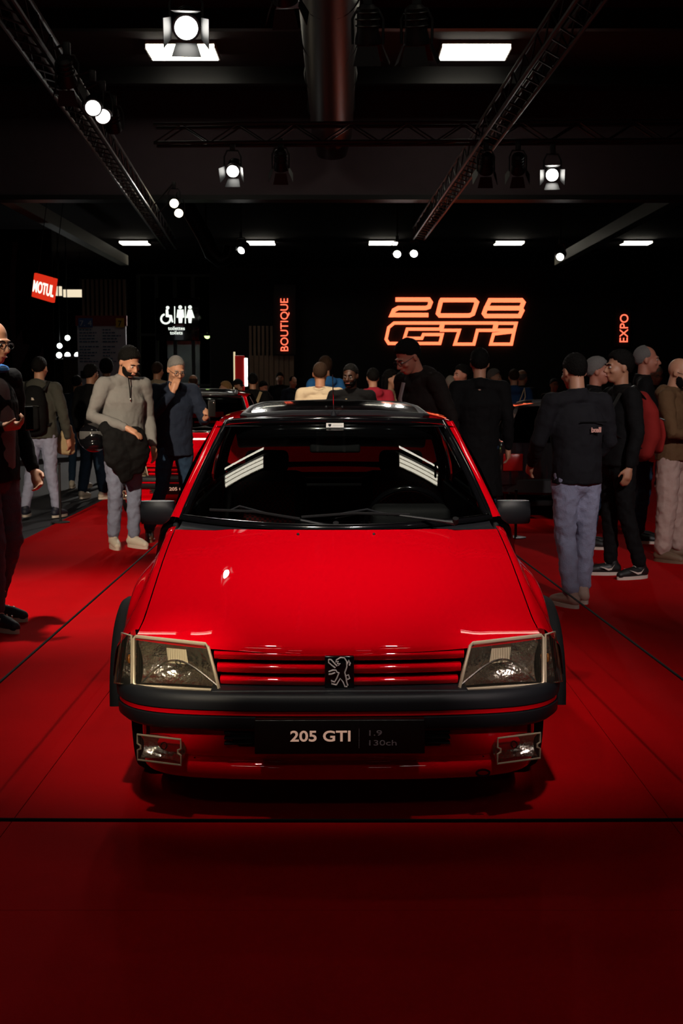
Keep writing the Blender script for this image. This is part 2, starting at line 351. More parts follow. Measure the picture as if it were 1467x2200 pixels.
S = [(z4([(237, 543), (441, 543), (434, 569), (293, 569), (281, 608), (355, 608), (362, 592), (442, 592), (432, 630), (214, 630), (203, 612), (214, 562)]), True, 'letter_g'),
     (z4([(447, 543), (669, 543), (662, 574), (592, 574), (577, 633), (496, 633), (515, 574), (440, 574)]), True, 'letter_t'),
     (z4([(676, 544), (757, 544), (750, 573), (669, 573)]), True, 'letter_i_dot'), (z4([(661, 590), (748, 580), (737, 633), (649, 633)]), True, 'letter_i_stem')]
stroke_sign('neon_sign', S, 6.5, 'glowing orange outlined letters GTi under the numerals', 'sign', 29.95, NEON)
NEON2 = emat('neon_letters', (1, .12, .06), 2.2)
def vert_text(body, px0, px1, pyb, pyt, Y, lab):
    a = at(px1, pyb, Y); b = at(px0, pyt, Y); r = empty('vertical_sign', a); tag(r, lab, 'sign')
    t = text('lettering', body, NEON2, r, (0, 0, 0), 1.0, rot=(math.pi / 2, -math.pi / 2, 0), depth=.01)
    bb = [Vector(c) for c in t.bound_box]; L = max(v.x for v in bb); Hh = max(v.y for v in bb)
    sy = (a.x - b.x) / Hh; sxx = (b.z - a.z) / L; t.scale = (sxx, sy, 1)
    return r
rb = vert_text('BOUTIQUE', 602, 619, 756, 641, 29.4, 'red glowing vertical sign reading BOUTIQUE')
a = at(588, 762, 29.5); b = at(634, 612, 29.5); MB().box(a.x - rb.location.x, b.x - rb.location.x, .03, .3, a.z - rb.location.z, b.z - rb.location.z).build('sign_panel', BLACKW, rb, smooth=False)
re_ = vert_text('EXPO', 1332, 1348, 737, 675, 29.93, 'red glowing vertical sign reading EXPO')
MB().box(-.3, .06, .02, .07, -.1, .85).build('sign_panel', BLACKW, re_, smooth=False)
# wood screens
WOOD = mat('pale_wood', (.16, .10, .06), .6, mottle=.2)
def slats(px0, px1, py0, py1, Y, n, lab, z0=None, wd=.06):
    a = at(px0, py1, Y); b = at(px1, py0, Y); r = empty('slatted_screen', (a.x, Y, 0)); tag(r, lab, 'wooden screen')
    W_ = b.x - a.x; Hh = b.z
    s0 = MB().box(-wd / 2, wd / 2, 0, .08, 0, Hh).build('slat', WOOD, r, smooth=False); s0.location = (0, 0, 0)
    for k in range(1, n):
        s = s0.copy(); C.objects.link(s); s.location = (W_ * k / (n - 1), 0, 0)
    MB().box(-.05, W_ + .05, .08, .12, 0, Hh).build('backing', BLACKW, r, smooth=False)
    return r
slats(180, 266, 600, 690, 30.5, 10, 'slatted wooden screen behind the white information board')
slats(538, 583, 700, 764, 29.86, 6, 'short slatted wooden screen left of the boutique sign')
a = at(536, 866, 29.7); b = at(632, 764, 29.7)
o = MB(); n = 9; r = empty('wood_counter', (a.x, 29.7, 0)); tag(r, 'pale wood panelled counter wall below the boutique sign', 'counter')
for k in range(n): MB().box((b.x - a.x) * k / n + .006, (b.x - a.x) * (k + 1) / n - .006, -.12, 0, 0, b.z).build('board', WOOD, r, smooth=False)
MB().box(0, b.x - a.x, 0, .1, 0, b.z).build('backing', BLACKW, r, smooth=False)
a = at(137, 840, 36); b = at(172, 770, 36)
r = empty('wood_cabinet', (a.x, 36, 0)); tag(r, 'pale wood cabinet beside the information board', 'cabinet')
MB().box(0, b.x - a.x, 0, .5, 0, b.z).build('carcass', WOOD, r, bevel=.02); MB().box(-.03, b.x - a.x + .03, -.05, .5, b.z, b.z + .06).build('top', WHT, r, bevel=.01)
# info board
r = empty('information_board', at(172, 1000, 25)); r.location.z = 0; tag(r, 'white information board with blue and yellow hall numbers', 'board')
BW = at(270, 700, 25).x - r.location.x; ZB = at(200, 818, 25).z; ZT = at(200, 678, 25).z; ZM = at(200, 700, 25).z
PAPER = mat('board_white', (.32, .36, .42), .6); INK = mat('board_ink', (.03, .09, .17), .6); DRED = mat('board_red', (.12, .005, .008), .6)
BLUE = mat('board_blue', (.02, .07, .22), .6); YEL = mat('board_yellow', (.42, .28, .02), .6)
MB().box(0, BW, 0, .06, .1, ZM).build('panel', PAPER, r, smooth=False); MB().box(-.03, BW + .02, -.005, .065, ZM, ZT).build('header', DRED, r, smooth=False)
for x in (.1, BW - .1): MB().box(x - .04, x + .04, 0, .3, 0, .1).build('foot', STEEL, r, smooth=False)
MB().box(.03, .31, -.012, 0, ZM - .03, ZT - .05).build('number_tile', BLUE, r, smooth=False); MB().box(BW - .19, BW - .03, -.012, 0, ZM - .03, ZT - .05).build('number_tile', YEL, r, smooth=False)
text('lettering', '7. 4', PAPER, r, (.05, -.016, ZM), .15, sx=1.1); text('lettering', '7', BLACKW, r, (BW - .155, -.016, ZM - .01), .16)
for cx, ws in ((.04, [.26, .34, .33, .30, .37, .38, .22, .34, .32, .2, .36]), (.5, [.16, .25, .36, .28, .3, .24, .17, .25, .16, .21, .26])):
    for k, wl in enumerate(ws):
        z = ZM - .09 - k * .058 - (.04 if k > 4 else 0); x = cx; mb = MB()
        while x < cx + wl - .02:
            wd = random.uniform(.03, .09); mb.box(x, min(x + wd, cx + wl), -.004, 0, z, z + .024); x += wd + .015
        mb.build('print_line', INK, r, smooth=False)
MB().box(.05, .42, -.004, 0, .95 * ZB + .12, .95 * ZB + .27).build('print_block', BLACKW, r, smooth=False)
# glass entrance with the toilets sign
GF = mat('green_black_frame', (.008, .01, .008), .5)
r = empty('window_1', (at(300, 800, 31.5).x, 31.5, 0)); tag(r, kind='structure')
GW = at(455, 800, 31.5).x - r.location.x
for k in range(5): MB().box(GW * k / 4 - .04, GW * k / 4 + .04, -.05, .05, 0, 4.1).build('mullion', GF, r, smooth=False)
for z in (1.35, 2.6, 4.05): MB().box(0, GW, -.04, .04, z, z + .06).build('transom', GF, r, smooth=False)
PANE = glassmat('green_pane', (.45, .55, .30))
for k in range(4): MB().box(GW * k / 4 + .04, GW * (k + 1) / 4 - .04, -.008, .008, 0, 4.05).build('pane', PANE, r, smooth=False)
SIGNW = emat('sign_white_glow', (.93, 1, .9), 1.1)
c0 = at(335, 732, 31.36); c1 = at(428, 640, 31.36)
r = empty('toilets_sign', (c0.x, 31.36, c0.z)); tag(r, 'black toilets sign with white wheelchair, man and woman symbols', 'sign')
MB().box(0, c1.x - c0.x, 0, .10, 0, c1.z - c0.z).build('panel', BLKG, r, bevel=.02)
def L(px, py): p = at(px, py, 31.34) - r.location; return p
def disc(px, py, rp, nm): p = L(px, py); MB().cyl(p, p + Vector((0, .02, 0)), rp * 31.34 / F_PX, n=20).build(nm, SIGNW, r)
def poly(pts, nm): MB().prism([L(*q) for q in pts], (0, .02, 0)).build(nm, SIGNW, r, smooth=False)
disc(387, 660, 4, 'man_head'); poly([(381, 665), (394, 665), (396, 682), (392, 683), (391, 694), (384, 694), (383, 683), (379, 682)], 'man_body')
disc(408, 660, 4, 'woman_head'); poly([(404, 665), (412, 665), (418, 683), (412, 683), (411, 694), (405, 694), (404, 683), (399, 683)], 'woman_body')
poly([(374, 658), (376, 658), (376, 695), (374, 695)], 'divider'); poly([(397, 658), (399, 658), (399, 695), (397, 695)], 'divider')
disc(360, 661, 3.6, 'rider_head'); poly([(356, 665), (361, 664), (362, 676), (369, 677), (372, 692), (369, 693), (366, 682), (356, 681)], 'rider_body')
MB().tube([L(356 + 10 * math.cos(a), 685 + 10 * math.sin(a)) for a in [R(x) for x in range(-20, 262, 12)]], 2.1 * 31 / F_PX, 6).build('wheel_ring', SIGNW, r)
p = L(361, 709); text('lettering', 'toilettes', SIGNW, r, p, .125, bold=.002); p = L(365, 718.5); text('lettering', 'toilets', SIGNW, r, p, .125, bold=.002)
# oil sign, hanging bars, far lights
OILR = emat('sign_red_glow', (.75, .03, .01), .9); OILW = emat('sign_cream_glow', (1, .93, .75), 1.5)
c = at(92, 618, 36); r = empty('hanging_box_sign', c, R(-38)); r.rotation_euler.y = R(13); tag(r, 'red hanging box sign reading MOTUL in white letters', 'sign')
MB().box(-.46, .46, 0, .12, -.34, .34).build('box', OILR, r, bevel=.02); t = text('lettering', 'MOTUL', OILW, r, (-.43, -.012, -.17), .44, sx=.62, bold=.012)
for x in (-.35, .35): MB().cyl((x, .06, .34), (x, .06, 3.5), .012, n=6).build('hanger', STEEL, r)
FARL = emat('far_panel_glow', (1, .85, .6), .9)
for i, (x0, x1, y0, y1) in enumerate(((118, 131, 615, 635), (136, 176, 622, 638))):
    a = at(x0, y1, 60); b = at(x1, y0, 60); r = empty('lit_banner', (a.x, 60, a.z)); tag(r, ('narrow' if i == 0 else 'wide') + ' cream lit banner far behind the hanging red sign', 'banner')
    MB().box(0, b.x - a.x, 0, .2, 0, b.z - a.z).build('banner_face', FARL, r, smooth=False)
    for x in (.1, b.x - a.x - .1): MB().cyl((x, .1, b.z - a.z), (x, .1, 7.5 - a.z), .02, n=6).build('hanger', STEEL, r)
BULB = emat('bulb_glow', (.95, 1, .97), 9)
for i, (px, py, rp, lab) in enumerate(((145, 726, 5.5, 'white globe lamp over the far stand, upper one'), (128, 743, 5.5, 'white globe lamp over the far stand, lower one'), (127, 763, 6, 'leftmost of three white lamps on the far counter'), (145, 763, 6, 'middle of three white lamps on the far counter'), (166, 763, 6, 'rightmost of three white lamps on the far counter'),
     (445, 722, 6, 'white lamp behind the entrance glass'))):
    Y = 50 if i < 5 else 34; p = at(px, py, Y); r = empty('globe_lamp', p); tag(r, lab, 'lamp', 'small far lamps')
    MB().ell((0, 0, 0), (rp * Y / F_PX,) * 3).build('globe', BULB, r); MB().cyl((0, 0, 0), (0, 0, -.13) if 1 < i < 5 else (0, 0, 7.5 - p.z), .02, n=6).build('stem', STEEL, r)
# far counter under the lamps, lion banner at the left
p0 = at(112, 775, 50.3); p1 = at(172, 768, 50.3)
r = empty('far_counter', (p0.x, 50.1, 0)); tag(r, 'pale counter carrying three white lamps far at the left', 'counter')
MB().box(0, p1.x - p0.x, -.3, .4, 0, p1.z - .12).build('body', WOOD, r, bevel=.02); MB().box(-.05, p1.x - p0.x + .05, -.35, .45, p1.z - .12, p1.z - .06).build('top', WHT, r, bevel=.01)
GREYB = mat('banner_grey', (.10, .095, .12), .7)
bn = empty('tall_banner', (at(10, 800, 40).x, 40, 0)); tag(bn, 'tall black banner with a grey angular emblem at the left edge', 'banner')
bx = lambda px, py: at(px, py, 39.95) - bn.location
MB().box(bx(-90, 0).x, bx(97, 0).x, 0, .1, 0, 6.2).build('cloth', BLACKW, bn, smooth=False)
q = [(27, 520), (38, 520), (33, 590), (32, 660), (34, 730), (46, 708), (49, 738), (64, 741), (40, 800), (44, 850), (34, 850), (28, 800), (24, 740), (21, 680), (21, 600)]
MB().prism([bx(*v) for v in q], (0, .03, 0)).build('emblem', GREYB, bn, smooth=False); MB().prism([bx(82, 772), bx(92, 744), bx(94, 800)], (0, .03, 0)).build('emblem_tip', GREYB, bn, smooth=False)
# red lit display panel
a = at(505, 830, 27); b = at(531, 764, 27); r = empty('display_panel', (a.x, 27, 0)); tag(r, 'red display panel with a white lit edge in the crowd', 'panel')
MB().box(0, (b.x - a.x) * .75, 0, .12, 0, b.z).build('board', mat('panel_red', (.35, .006, .006), .5, emit=(.5, .005, .004), es=.15), r, bevel=.01)
MB().box((b.x - a.x) * .77, b.x - a.x, -.02, .12, a.z, b.z - .05).build('light_strip', emat('strip_glow', (1, .95, .85), 3.0), r, bevel=.01); MB().box(-.03, 0, -.02, .12, 0, b.z + .08).build('edge', emat('edge_glow', (1, .85, .5), .7), r, smooth=False)
# barrier cords and posts
def post(x, y, lab, h=.44):
    r = empty('barrier_post', (x, y, 0)); tag(r, lab, 'post', 'low barrier posts')
    MB().tube([(0, 0, 0), (0, 0, .008), (0, 0, .014)], [.1, .1, .07], 24).build('base', STEEL, r); MB().cyl((0, 0, .01), (0, 0, h), .013, n=12).build('shaft', STEEL, r)
    MB().ell((0, 0, h), (.017, .017, .014)).build('cap', RUB, r)
post(-1.215, 2.98, 'barrier post at the near left corner of the car display'); post(1.29, 2.98, 'barrier post at the near right corner of the car display')
post(-1.21, 8.75, 'barrier post at the far left corner behind the red car'); post(1.02, 8.75, 'barrier post at the far right corner behind the red car')
post(-2.97, 13.2, 'barrier post on the left beside the man with the black backpack', .62); post(1.66, 11.9, 'barrier post behind the right door mirror', .45)
def cord(a, b, lab, sag=.0):
    a = Vector(a); b = Vector(b); o = MB().tube([a.lerp(b, k / 12) - Vector((0, 0, sag * 4 * (k / 12) * (1 - k / 12))) for k in range(13)], 0.0048, 8).build('elastic_rope', RUB); tag(o, lab, 'cord', 'barrier cords')
cord((-1.215, 2.98, .425), (1.29, 2.98, .425), 'black cord stretched across in front of the car', .006)
cord((-1.215, 2.98, .425), (-1.21, 8.75, .425), 'black cord running back along the left of the car')
cord((1.29, 2.98, .425), (1.02, 8.75, .425), 'black cord running back along the right of the car')

for sx, lab in ((-1, 'left'), (1, 'right')):
    o = MB().box(sx * 9.2 - .18, sx * 9.2 + .18, 29, 54, 6.35, 6.75).build('cable_tray', mat('pale_metal', (.45, .43, .36), .5), smooth=False); tag(o, 'pale metal cable tray running away under the ceiling at the ' + lab, 'cable tray', 'cable trays')
    for y in (30, 38, 46, 53): pass
# ---------------------------------------------------------------- the red hatchback
def sm(a, b, x): t = min(max((x - a) / (b - a), 0), 1); return t * t * (3 - 2 * t)
BP = [(.085, .580), (.092, .598), (.125, .622), (.2, .655), (.4, .733), (.65, .820), (.92, .893)]
def bonnet(u, v):
    y, z = cr(BP, v); U = 2 * u - 1; a = abs(U); wd = .700 - .04 * v; x = U * wd
    y += .10 * a ** 2.2 * (1 - v) + .16 * U * U * v
    z += U * U * (.030 * (1 - v) - .010 * v) + .006 * sm(.50, .42, abs(x)) * sm(0, .25, v)
    return (x, y, z)
def bonnet_edge(y):
    lo, hi = 0., 1.
    for _ in range(30):
        m = (lo + hi) / 2
        if bonnet(1, m)[1] < y: lo = m
        else: hi = m
    return bonnet(1, (lo + hi) / 2)
HALF = [(0, 0), (.25, .004), (.45, .022), (.58, .05), (.67, .095), (.73, .16), (.77, .25), (.785, .36)]
def sweep(prof, kx=1.0, n=40):
    mb = MB(); P = [cr(HALF, k / n) for k in range(n + 1)]; full = [(-x, y) for x, y in P[:0:-1]] + P
    rows = []
    for i, (x, y) in enumerate(full):
        a = full[max(i - 1, 0)]; b = full[min(i + 1, len(full) - 1)]; t = Vector((b[0] - a[0], b[1] - a[1])).normalized(); nrm = Vector((-t.y, t.x))
        rows.append([((x + nrm.x * d) * kx, y + nrm.y * d, z) for d, z in prof])
    m = len(prof); vs = [p for r in rows for p in r]
    fs = [[i * m + j, i * m + j + 1, (i + 1) * m + j + 1, (i + 1) * m + j] for i in range(len(rows) - 1) for j in range(m - 1)]
    return mb.add(vs, fs)
def bil(q, u, v, out=0, depth=0):
    a, b, c, d = [Vector(p) for p in q]      # inner-top, outer-top, outer-bottom, inner-bottom
    p = a.lerp(b, u).lerp(d.lerp(c, u), v); n = (b - a).cross(d - a).normalized()
    if n.y > 0: n = -n
    return p + n * out
TRIM = mat('cabin_trim', (.012, .012, .013), .7, spec=.25)
PGREY = mat('print_grey', (.45, .45, .44), .5)
def make_car():
    root = empty('hatchback_car'); P = lambda mb, nm, m, par=None, **k: mb.build(nm, m, par or root, **k)
    P(MB().grid(bonnet, 48, 40), 'bonnet', RED)
    def low(y, c0):
        d = abs(y - c0); return .285 + math.sqrt(max(.335 ** 2 - d * d, 0)) if d < .335 else 0
    for s in (-1, 1):
        def fen(u, v):
            y = .240 + .910 * u; e = bonnet_edge(min(max(y, .186), 1.079)); zb = e[2] + max(y - 1.08, 0) * .1; xb = e[0] + .005
            zl = max(low(y, .71), .47 if y < .40 else .2); k = sm(.2, 1.1, y)
            pr = [(xb, zb - .002), (xb + .025, zb - .008), (.752 - .045 * k, zb - .045), (.772, zb * .55 + zl * .45), (.783, zl)]
            x, z = cr(pr, v); return (s * x, y, z)
        P(MB().grid(fen, 48, 16), 'front_fender', RED)
        P(MB().tube([(s * (.783 + .012 * math.sin(a)), .71 - .36 * math.cos(a), .285 + .355 * math.sin(a)) for a in [R(x) for x in range(8, 176, 7)]], [(.032, .026)] * 24, 10), 'wheel_arch', RUB)
        P(MB().tube([(s * (.780 + .012 * math.sin(a)), 3.13 - .36 * math.cos(a), .285 + .355 * math.sin(a)) for a in [R(x) for x in range(4, 178, 7)]], [(.032, .026)] * 25, 10), 'wheel_arch', RUB)
        def side(y0, y1):
            def f(u, v):
                y = y0 + (y1 - y0) * u; zl = max(low(y, 3.13), .2 if y < 3.45 else .42)
                tk = 1 - .06 * sm(3.3, 3.66, y)
                pr = [(.705, .905), (.735, .86), (.772, .62), (.783, max(.45, zl + .02)), (.768, zl)]
                x, z = cr(pr, v); return (s * x * tk, y, z)
            return f
        dr = P(MB().grid(side(1.155, 2.33), 24, 14), 'door', RED)
        P(MB().grid(side(2.34, 3.66), 40, 14), 'rear_quarter', RED)
        rbox('door_handle', BLK, dr, s * .772 - .012, s * .772 + .012, 2.14, 2.28, .70, .735, .006)
        P(MB().box(s * .785 - .012, s * .785 + .012, 1.09, 2.74, .40, .47), 'side_moulding', BLK, bevel=.008)
        P(MB().box(s * .775 - .02, s * .775 + .01, 1.05, 2.8, .17, .24), 'sill', BLK, bevel=.01)
        # wheel
        for yc in (.71, 3.13):
            x0, x1 = s * .60, s * .765
            ty = P(MB().tube([(x0, yc, .285), (x0 + s * .02, yc, .285), (x0 + s * .05, yc, .285), (x1 - s * .045, yc, .285), (x1 - s * .012, yc, .285), (x1, yc, .285)], [.20, .265, .285, .285, .268, .205], 36), 'wheel', RUB)
            MB().tube([(x1 - s * .03, yc, .285), (x1 - s * .004, yc, .285), (x1 - s * .004, yc, .285), (x1 - s * .02, yc, .285)], [.205, .205, .185, .17], 30).build('rim', ALU, ty)
            for k in range(8):
                a = k * math.pi / 4; MB().prism([(x1 - s * .02, yc + math.cos(a + d) * rr, .285 + math.sin(a + d) * rr) for d, rr in ((-.28, .05), (-.1, .18), (.1, .18), (.28, .05))], (s * .012, 0, 0)).build('spoke', ALU, ty)
        P(MB().box(s * .675 - .012, s * .675 + .012, 1.2, 3.5, .22, .895), 'door_trim', TRIM, bevel=.01)
        # glass and pillars of the side
        def edge_in(v): return Vector(ws(1 if s > 0 else 0, v))
        def pil(u, v):
            a = edge_in(v); b = Vector((s * (.703 - .15 * v), 1.25 + .57 * v, .905 + .392 * v)); m = a.lerp(b, .5) + Vector((s * .018, -.012, .012))
            return tuple(cr([a, m, b], u))
        P(MB().grid(pil, 8, 24), 'windscreen_pillar', RED)
        P(MB().grid(lambda u, v: tuple(edge_in(v).lerp(Vector((s * (.703 - .15 * v), 1.25 + .57 * v, .905 + .392 * v)), u) + Vector((-s * .012, .008, -.012))), 4, 16), 'pillar_lining', TRIM)
        def sg(ya0, ya1, yb0, yb1):
            def f(u, v):
                y0 = ya0 + (yb0 - ya0) * v; y1 = ya1 + (yb1 - ya1) * v; y = y0 + (y1 - y0) * u
                return (s * (.703 - .15 * v + .02 * math.sin(math.pi * v)), y, .905 + .392 * v)
            return f
        P(MB().grid(sg(1.25, 2.30, 1.82, 2.30), 8, 6), 'door_window', TINT); P(MB().grid(sg(2.36, 3.35, 2.36, 3.08), 8, 6), 'rear_side_window', TINT)
        P(MB().grid(lambda u, v: (s * (.708 - .15 * v + .02 * math.sin(math.pi * v)), 2.29 + .08 * u, .905 + .392 * v), 2, 6), 'centre_pillar', BLK)
        P(MB().grid(lambda u, v: (s * (.708 - .15 * v + .02 * math.sin(math.pi * v)) * (1 - .05 * u), (3.35 - .27 * v) + (.31 - .16 * v) * u, .905 + .392 * v), 4, 6), 'rear_pillar', RED); P(MB().grid(lambda u, v: (s * (.69 - .15 * v + .02 * math.sin(math.pi * v)) * (1 - .05 * u), (3.33 - .27 * v) + (.31 - .16 * v) * u, .90 + .392 * v), 4, 6), 'rear_lining', TRIM)
        # door mirror
        mr = MB().ell((s * .768, 1.36, .925), (.078, .05, .056), n=24, k=16); mr.v = [(x, y, .925 + max(-.05, min(.05, (z - .925) * 1.25))) for x, y, z in mr.v]
        mr.v = [((s * .768 + max(-.072, min(.072, (x - s * .768) * 1.3))), y, z) for x, y, z in mr.v]
        mo = P(mr, 'door_mirror', BLK)
        for k in range(4): MB().tube([(s * (.692 - .012 * k), 1.37 + .03 * math.cos(a), .915 + .034 * math.sin(a)) for a in [i * math.pi / 7 for i in range(14)]], .008, 6, closed=True).build('bellows', RUB, mo)
        MB().prism([(s * .64, 1.30, .905), (s * .64, 1.47, .905), (s * .625, 1.46, .985)], (s * .028, 0, 0)).build('mirror_foot', BLK, mo)
        # headlamp
        q = [(s * .441, .112, .609), (s * .700, .192, .621), (s * .697, .158, .457), (s * .399, .072, .461)]
        hl = P(MB().grid(lambda u, v: bil(q, .04 + .92 * u, .05 + .9 * v, -.012 - .085 * max(0, 1 - ((2 * u - 1) ** 2 + ((v - .62) / .62) ** 2) * .62)), 40, 28), 'headlight', REFL)
        MB().grid(lambda u, v: bil(q, u, v, .006 + .006 * math.sin(math.pi * u) * math.sin(math.pi * v)), 16, 10).build('lens', FLUTE, hl)
        rim = [bil(q, u, v, .004) for u, v in [(.03, .0), (.5, 0), (.97, 0), (1, .05), (1, .5), (1, .95), (.97, 1), (.5, 1), (.03, 1), (0, .95), (0, .5), (0, .05)]]
        MB().tube(rim, [(.0065, .0055)] * 12, 8, closed=True).build('rim', CREAM, hl)
        MB().grid(lambda u, v: bil(q, .36 + .26 * u, .08 + .42 * v, -.03), 4, 4).build('bulb_shield', mat('lamp_shield', (.75, .66, .46), .4), hl)
        bp_ = bil(q, .5, .45, -.05); MB().ell(bp_, (.016, .03, .016)).build('bulb', CLEAR, hl)
        MB().tube([bil(q, .05 + .9 * k / 12, .93 - .5 * math.sin(math.pi * k / 12), -.03) for k in range(13)], .004, 6).build('reflector_edge', CHR, hl)
        P(MB().grid(lambda u, v: bil(q, u, v, -.14), 2, 2), 'lamp_back', DARK)
        q2 = [(s * .708, .196, .622), (s * .752, .262, .618), (s * .776, .235, .449), (s * .706, .162, .456)]
        il = P(MB().grid(lambda u, v: bil(q2, .05 + .9 * u, .04 + .92 * v, -.02 - .03 * math.sin(math.pi * u)), 8, 8), 'indicator', REFL)
        MB().grid(lambda u, v: bil(q2, u, v, .006 + .008 * math.sin(math.pi * u)), 8, 8).build('lens', FLUTE, il)
        MB().tube([bil(q2, u, v, .002) for u, v in [(.0, .0), (1, 0), (1, .5), (1, 1), (0, 1), (0, .5)]], .004, 6, closed=True).build('rim', CREAM, il)
        MB().ell(bil(q2, .5, .5, -.015), (.01, .012, .016)).build('amber_bulb', mat('amber', (.6, .2, .02), .2), il)
        # fog lamp
        q3 = [(s * .524, .052, .302), (s * .678, .118, .301), (s * .678, .118, .213), (s * .524, .052, .214)]
        fl = P(MB().grid(lambda u, v: bil(q3, .02 + .96 * u, .03 + .94 * v, .004 - .06 * (1 - ((2 * u - 1) ** 2 + (2 * v - 1) ** 2) / 2)), 14, 10), 'fog_light', REFL)
        MB().grid(lambda u, v: bil(q3, u, v, .012), 8, 6).build('lens', FLUTE, fl)
        ol = [(0, 0), (.5, 0), (1, 0), (1, .36), (.93, .43), (.93, .55), (1, .62), (1, 1), (.5, 1), (0, 1), (0, .62), (.07, .55), (.07, .43), (0, .36)]
        MB().tube([bil(q3, u, v, 0.012) for u, v in ol], .0034, 6, closed=True).build('rim', CREAM, fl)
        MB().grid(lambda u, v: bil(q3, -.06 + 1.14 * u, -.14 + 1.26 * v, -.068), 2, 2).build('recess', BLKG, fl)
        MB().ell(bil(q3, .5, .45, -.02), (.013, .02, .013)).build('bulb', CLEAR, fl)
    # windscreen and seal
    P(MB().grid(ws, 32, 24), 'windscreen', WS)
    per = [ws(k / 24, 0) for k in range(25)] + [ws(1, k / 16) for k in range(1, 17)] + [ws(1 - k / 24, 1) for k in range(1, 25)] + [ws(0, 1 - k / 16) for k in range(1, 16)]
    per = [Vector(p) + Vector((0, -.006, .006)) for p in per]
    se = P(MB().tube(per, [(.019, .013)] * len(per), 10, closed=True), 'windscreen_seal', BLKG)
    MB().tube([p + Vector((0, -.011, .012)) for p in per], .0025, 6, closed=True).build('trim_line', mat('seal_trim', (.25, .25, .26), .2, metal=1), se)
    P(MB().grid(lambda u, v: tuple(Vector(bonnet(u, 1)).lerp(Vector(ws(u, 0)) + Vector((0, -.004, -.004)), v) + Vector((0, .002, -.012 * math.sin(math.pi * v)))), 24, 4), 'cowl', BLK)
    P(MB().tube([Vector(ws(.06 + .88 * k / 20, .93)) + Vector((0, .03, -.02)) for k in range(21)], [(.03, .014)] * 21, 8), 'header_band', BLKG)
    st = ws(.465, .945); sk = rbox('sticker', mat('sticker_white', (.75, .75, .72), .5), root, st[0] - .005, st[0] + .073, st[1] - .016, st[1] - .014, st[2] - .006, st[2] + .014, 0)
    MB().prism([(st[0] + .004 + x_, st[1] - .0165, st[2] + .004 + z_) for x_, z_ in ((0, .006), (.014, .006), (.013, -.003), (.007, -.007), (.001, -.003))], (0, .0005, 0)).build('shield_print', BLK, sk); MB().box(st[0] + .024, st[0] + .066, st[1] - .0165, st[1] - .016, st[2] + .003, st[2] + .0045).build('line_print', PGREY, sk)
    # roof
    def roof(u, v):
        U = 2 * u - 1; x = U * .553; y0 = 1.63 + .105 * U * U; y = y0 + (3.27 - y0) * v
        zc = cr([(1.311,), (1.347,), (1.362,), (1.368,), (1.366,), (1.355,), (1.33,)], v)[0]
        z = zc - .045 * abs(U) ** 3.2 * (1 if v > .03 else .6) - .004 * U * U; return (x, y, z)
    rf = P(MB().grid(roof, 36, 36), 'roof', RED)
    P(MB().grid(lambda u, v: (-.50 + u, 1.66 + 1.6 * v, 1.285 + .035 * math.sin(math.pi * v) * (1 - (2 * u - 1) ** 2)), 10, 10), 'headlining', mat('headlining', (.02, .02, .022), .9))
    def rz(x, y): return roof((x / .553 + 1) / 2, (y - 1.63) / 1.64)[2]
    fr = [(-.40, 1.80), (-.2, 1.785), (0, 1.78), (.2, 1.785), (.40, 1.80), (.418, 1.84), (.40, 2.2), (.37, 2.52), (.33, 2.56), (0, 2.57), (-.33, 2.56), (-.37, 2.52), (-.40, 2.2), (-.418, 1.84)]
    sr = P(MB().tube([(x, y, rz(x, y) + .008) for x, y in fr], [(.018, .026)] * len(fr), 10, closed=True), 'sunroof', BLK)
    MB().grid(lambda u, v: (-.39 + .78 * u, 1.81 + .74 * v, rz(-.39 + .78 * u, 1.81 + .74 * v) + .020), 10, 10).build('sunroof_glass', BLKG, sr)
    for x in (-.04, .035): MB().ell((x, 1.80, rz(x, 1.8) + .034), (.006, .006, .008)).build('hinge_stud', STEEL, sr)
    an = P(MB().tube([(-.006, 1.70, rz(0, 1.7) + .0), (-.006, 1.71, rz(0, 1.7) + .02), (-.006, 1.715, rz(0, 1.7) + .035)], [.017, .013, .007], 14), 'antenna_base', BLK)
    MB().cyl((-.006, 1.715, 1.36), (-.012, 1.58, 1.517), .0022, n=6).build('antenna_rod', CHR, an)
    # grille
    P(MB().grid(lambda u, v: (-.43 + .86 * u, .135 + .1 * abs((-.43 + .86 * u) / .7) ** 2.2, .45 + .155 * v), 16, 2), 'grille_back', DARK)
    for z0, z1, hw in ((.553, .584, .422), (.508, .540, .412), (.467, .496, .402)):
        def sl(u, v, z0=z0, z1=z1, hw=hw):
            x = (-1 + 2 * u) * hw; y = .088 + .1 * abs(x / .7) ** 2.2
            pr = [(.04, z1), (.008, z1), (.0, z1 - .008), (.002, (z0 + z1) / 2), (.010, z0 + .003), (.04, z0)]; d, z = cr(pr, v); return (x, y + d - .004, z)
        P(MB().grid(sl, 32, 12), 'grille_slat', RED, ang=60)
    P(MB().box(-.43, .43, .04, .16, .44, .468), 'grille_sill', BLK, bevel=.008)
    bg = P(MB().box(-.049, .049, .066, .10, .463, .577), 'badge', BLKG, bevel=.004)
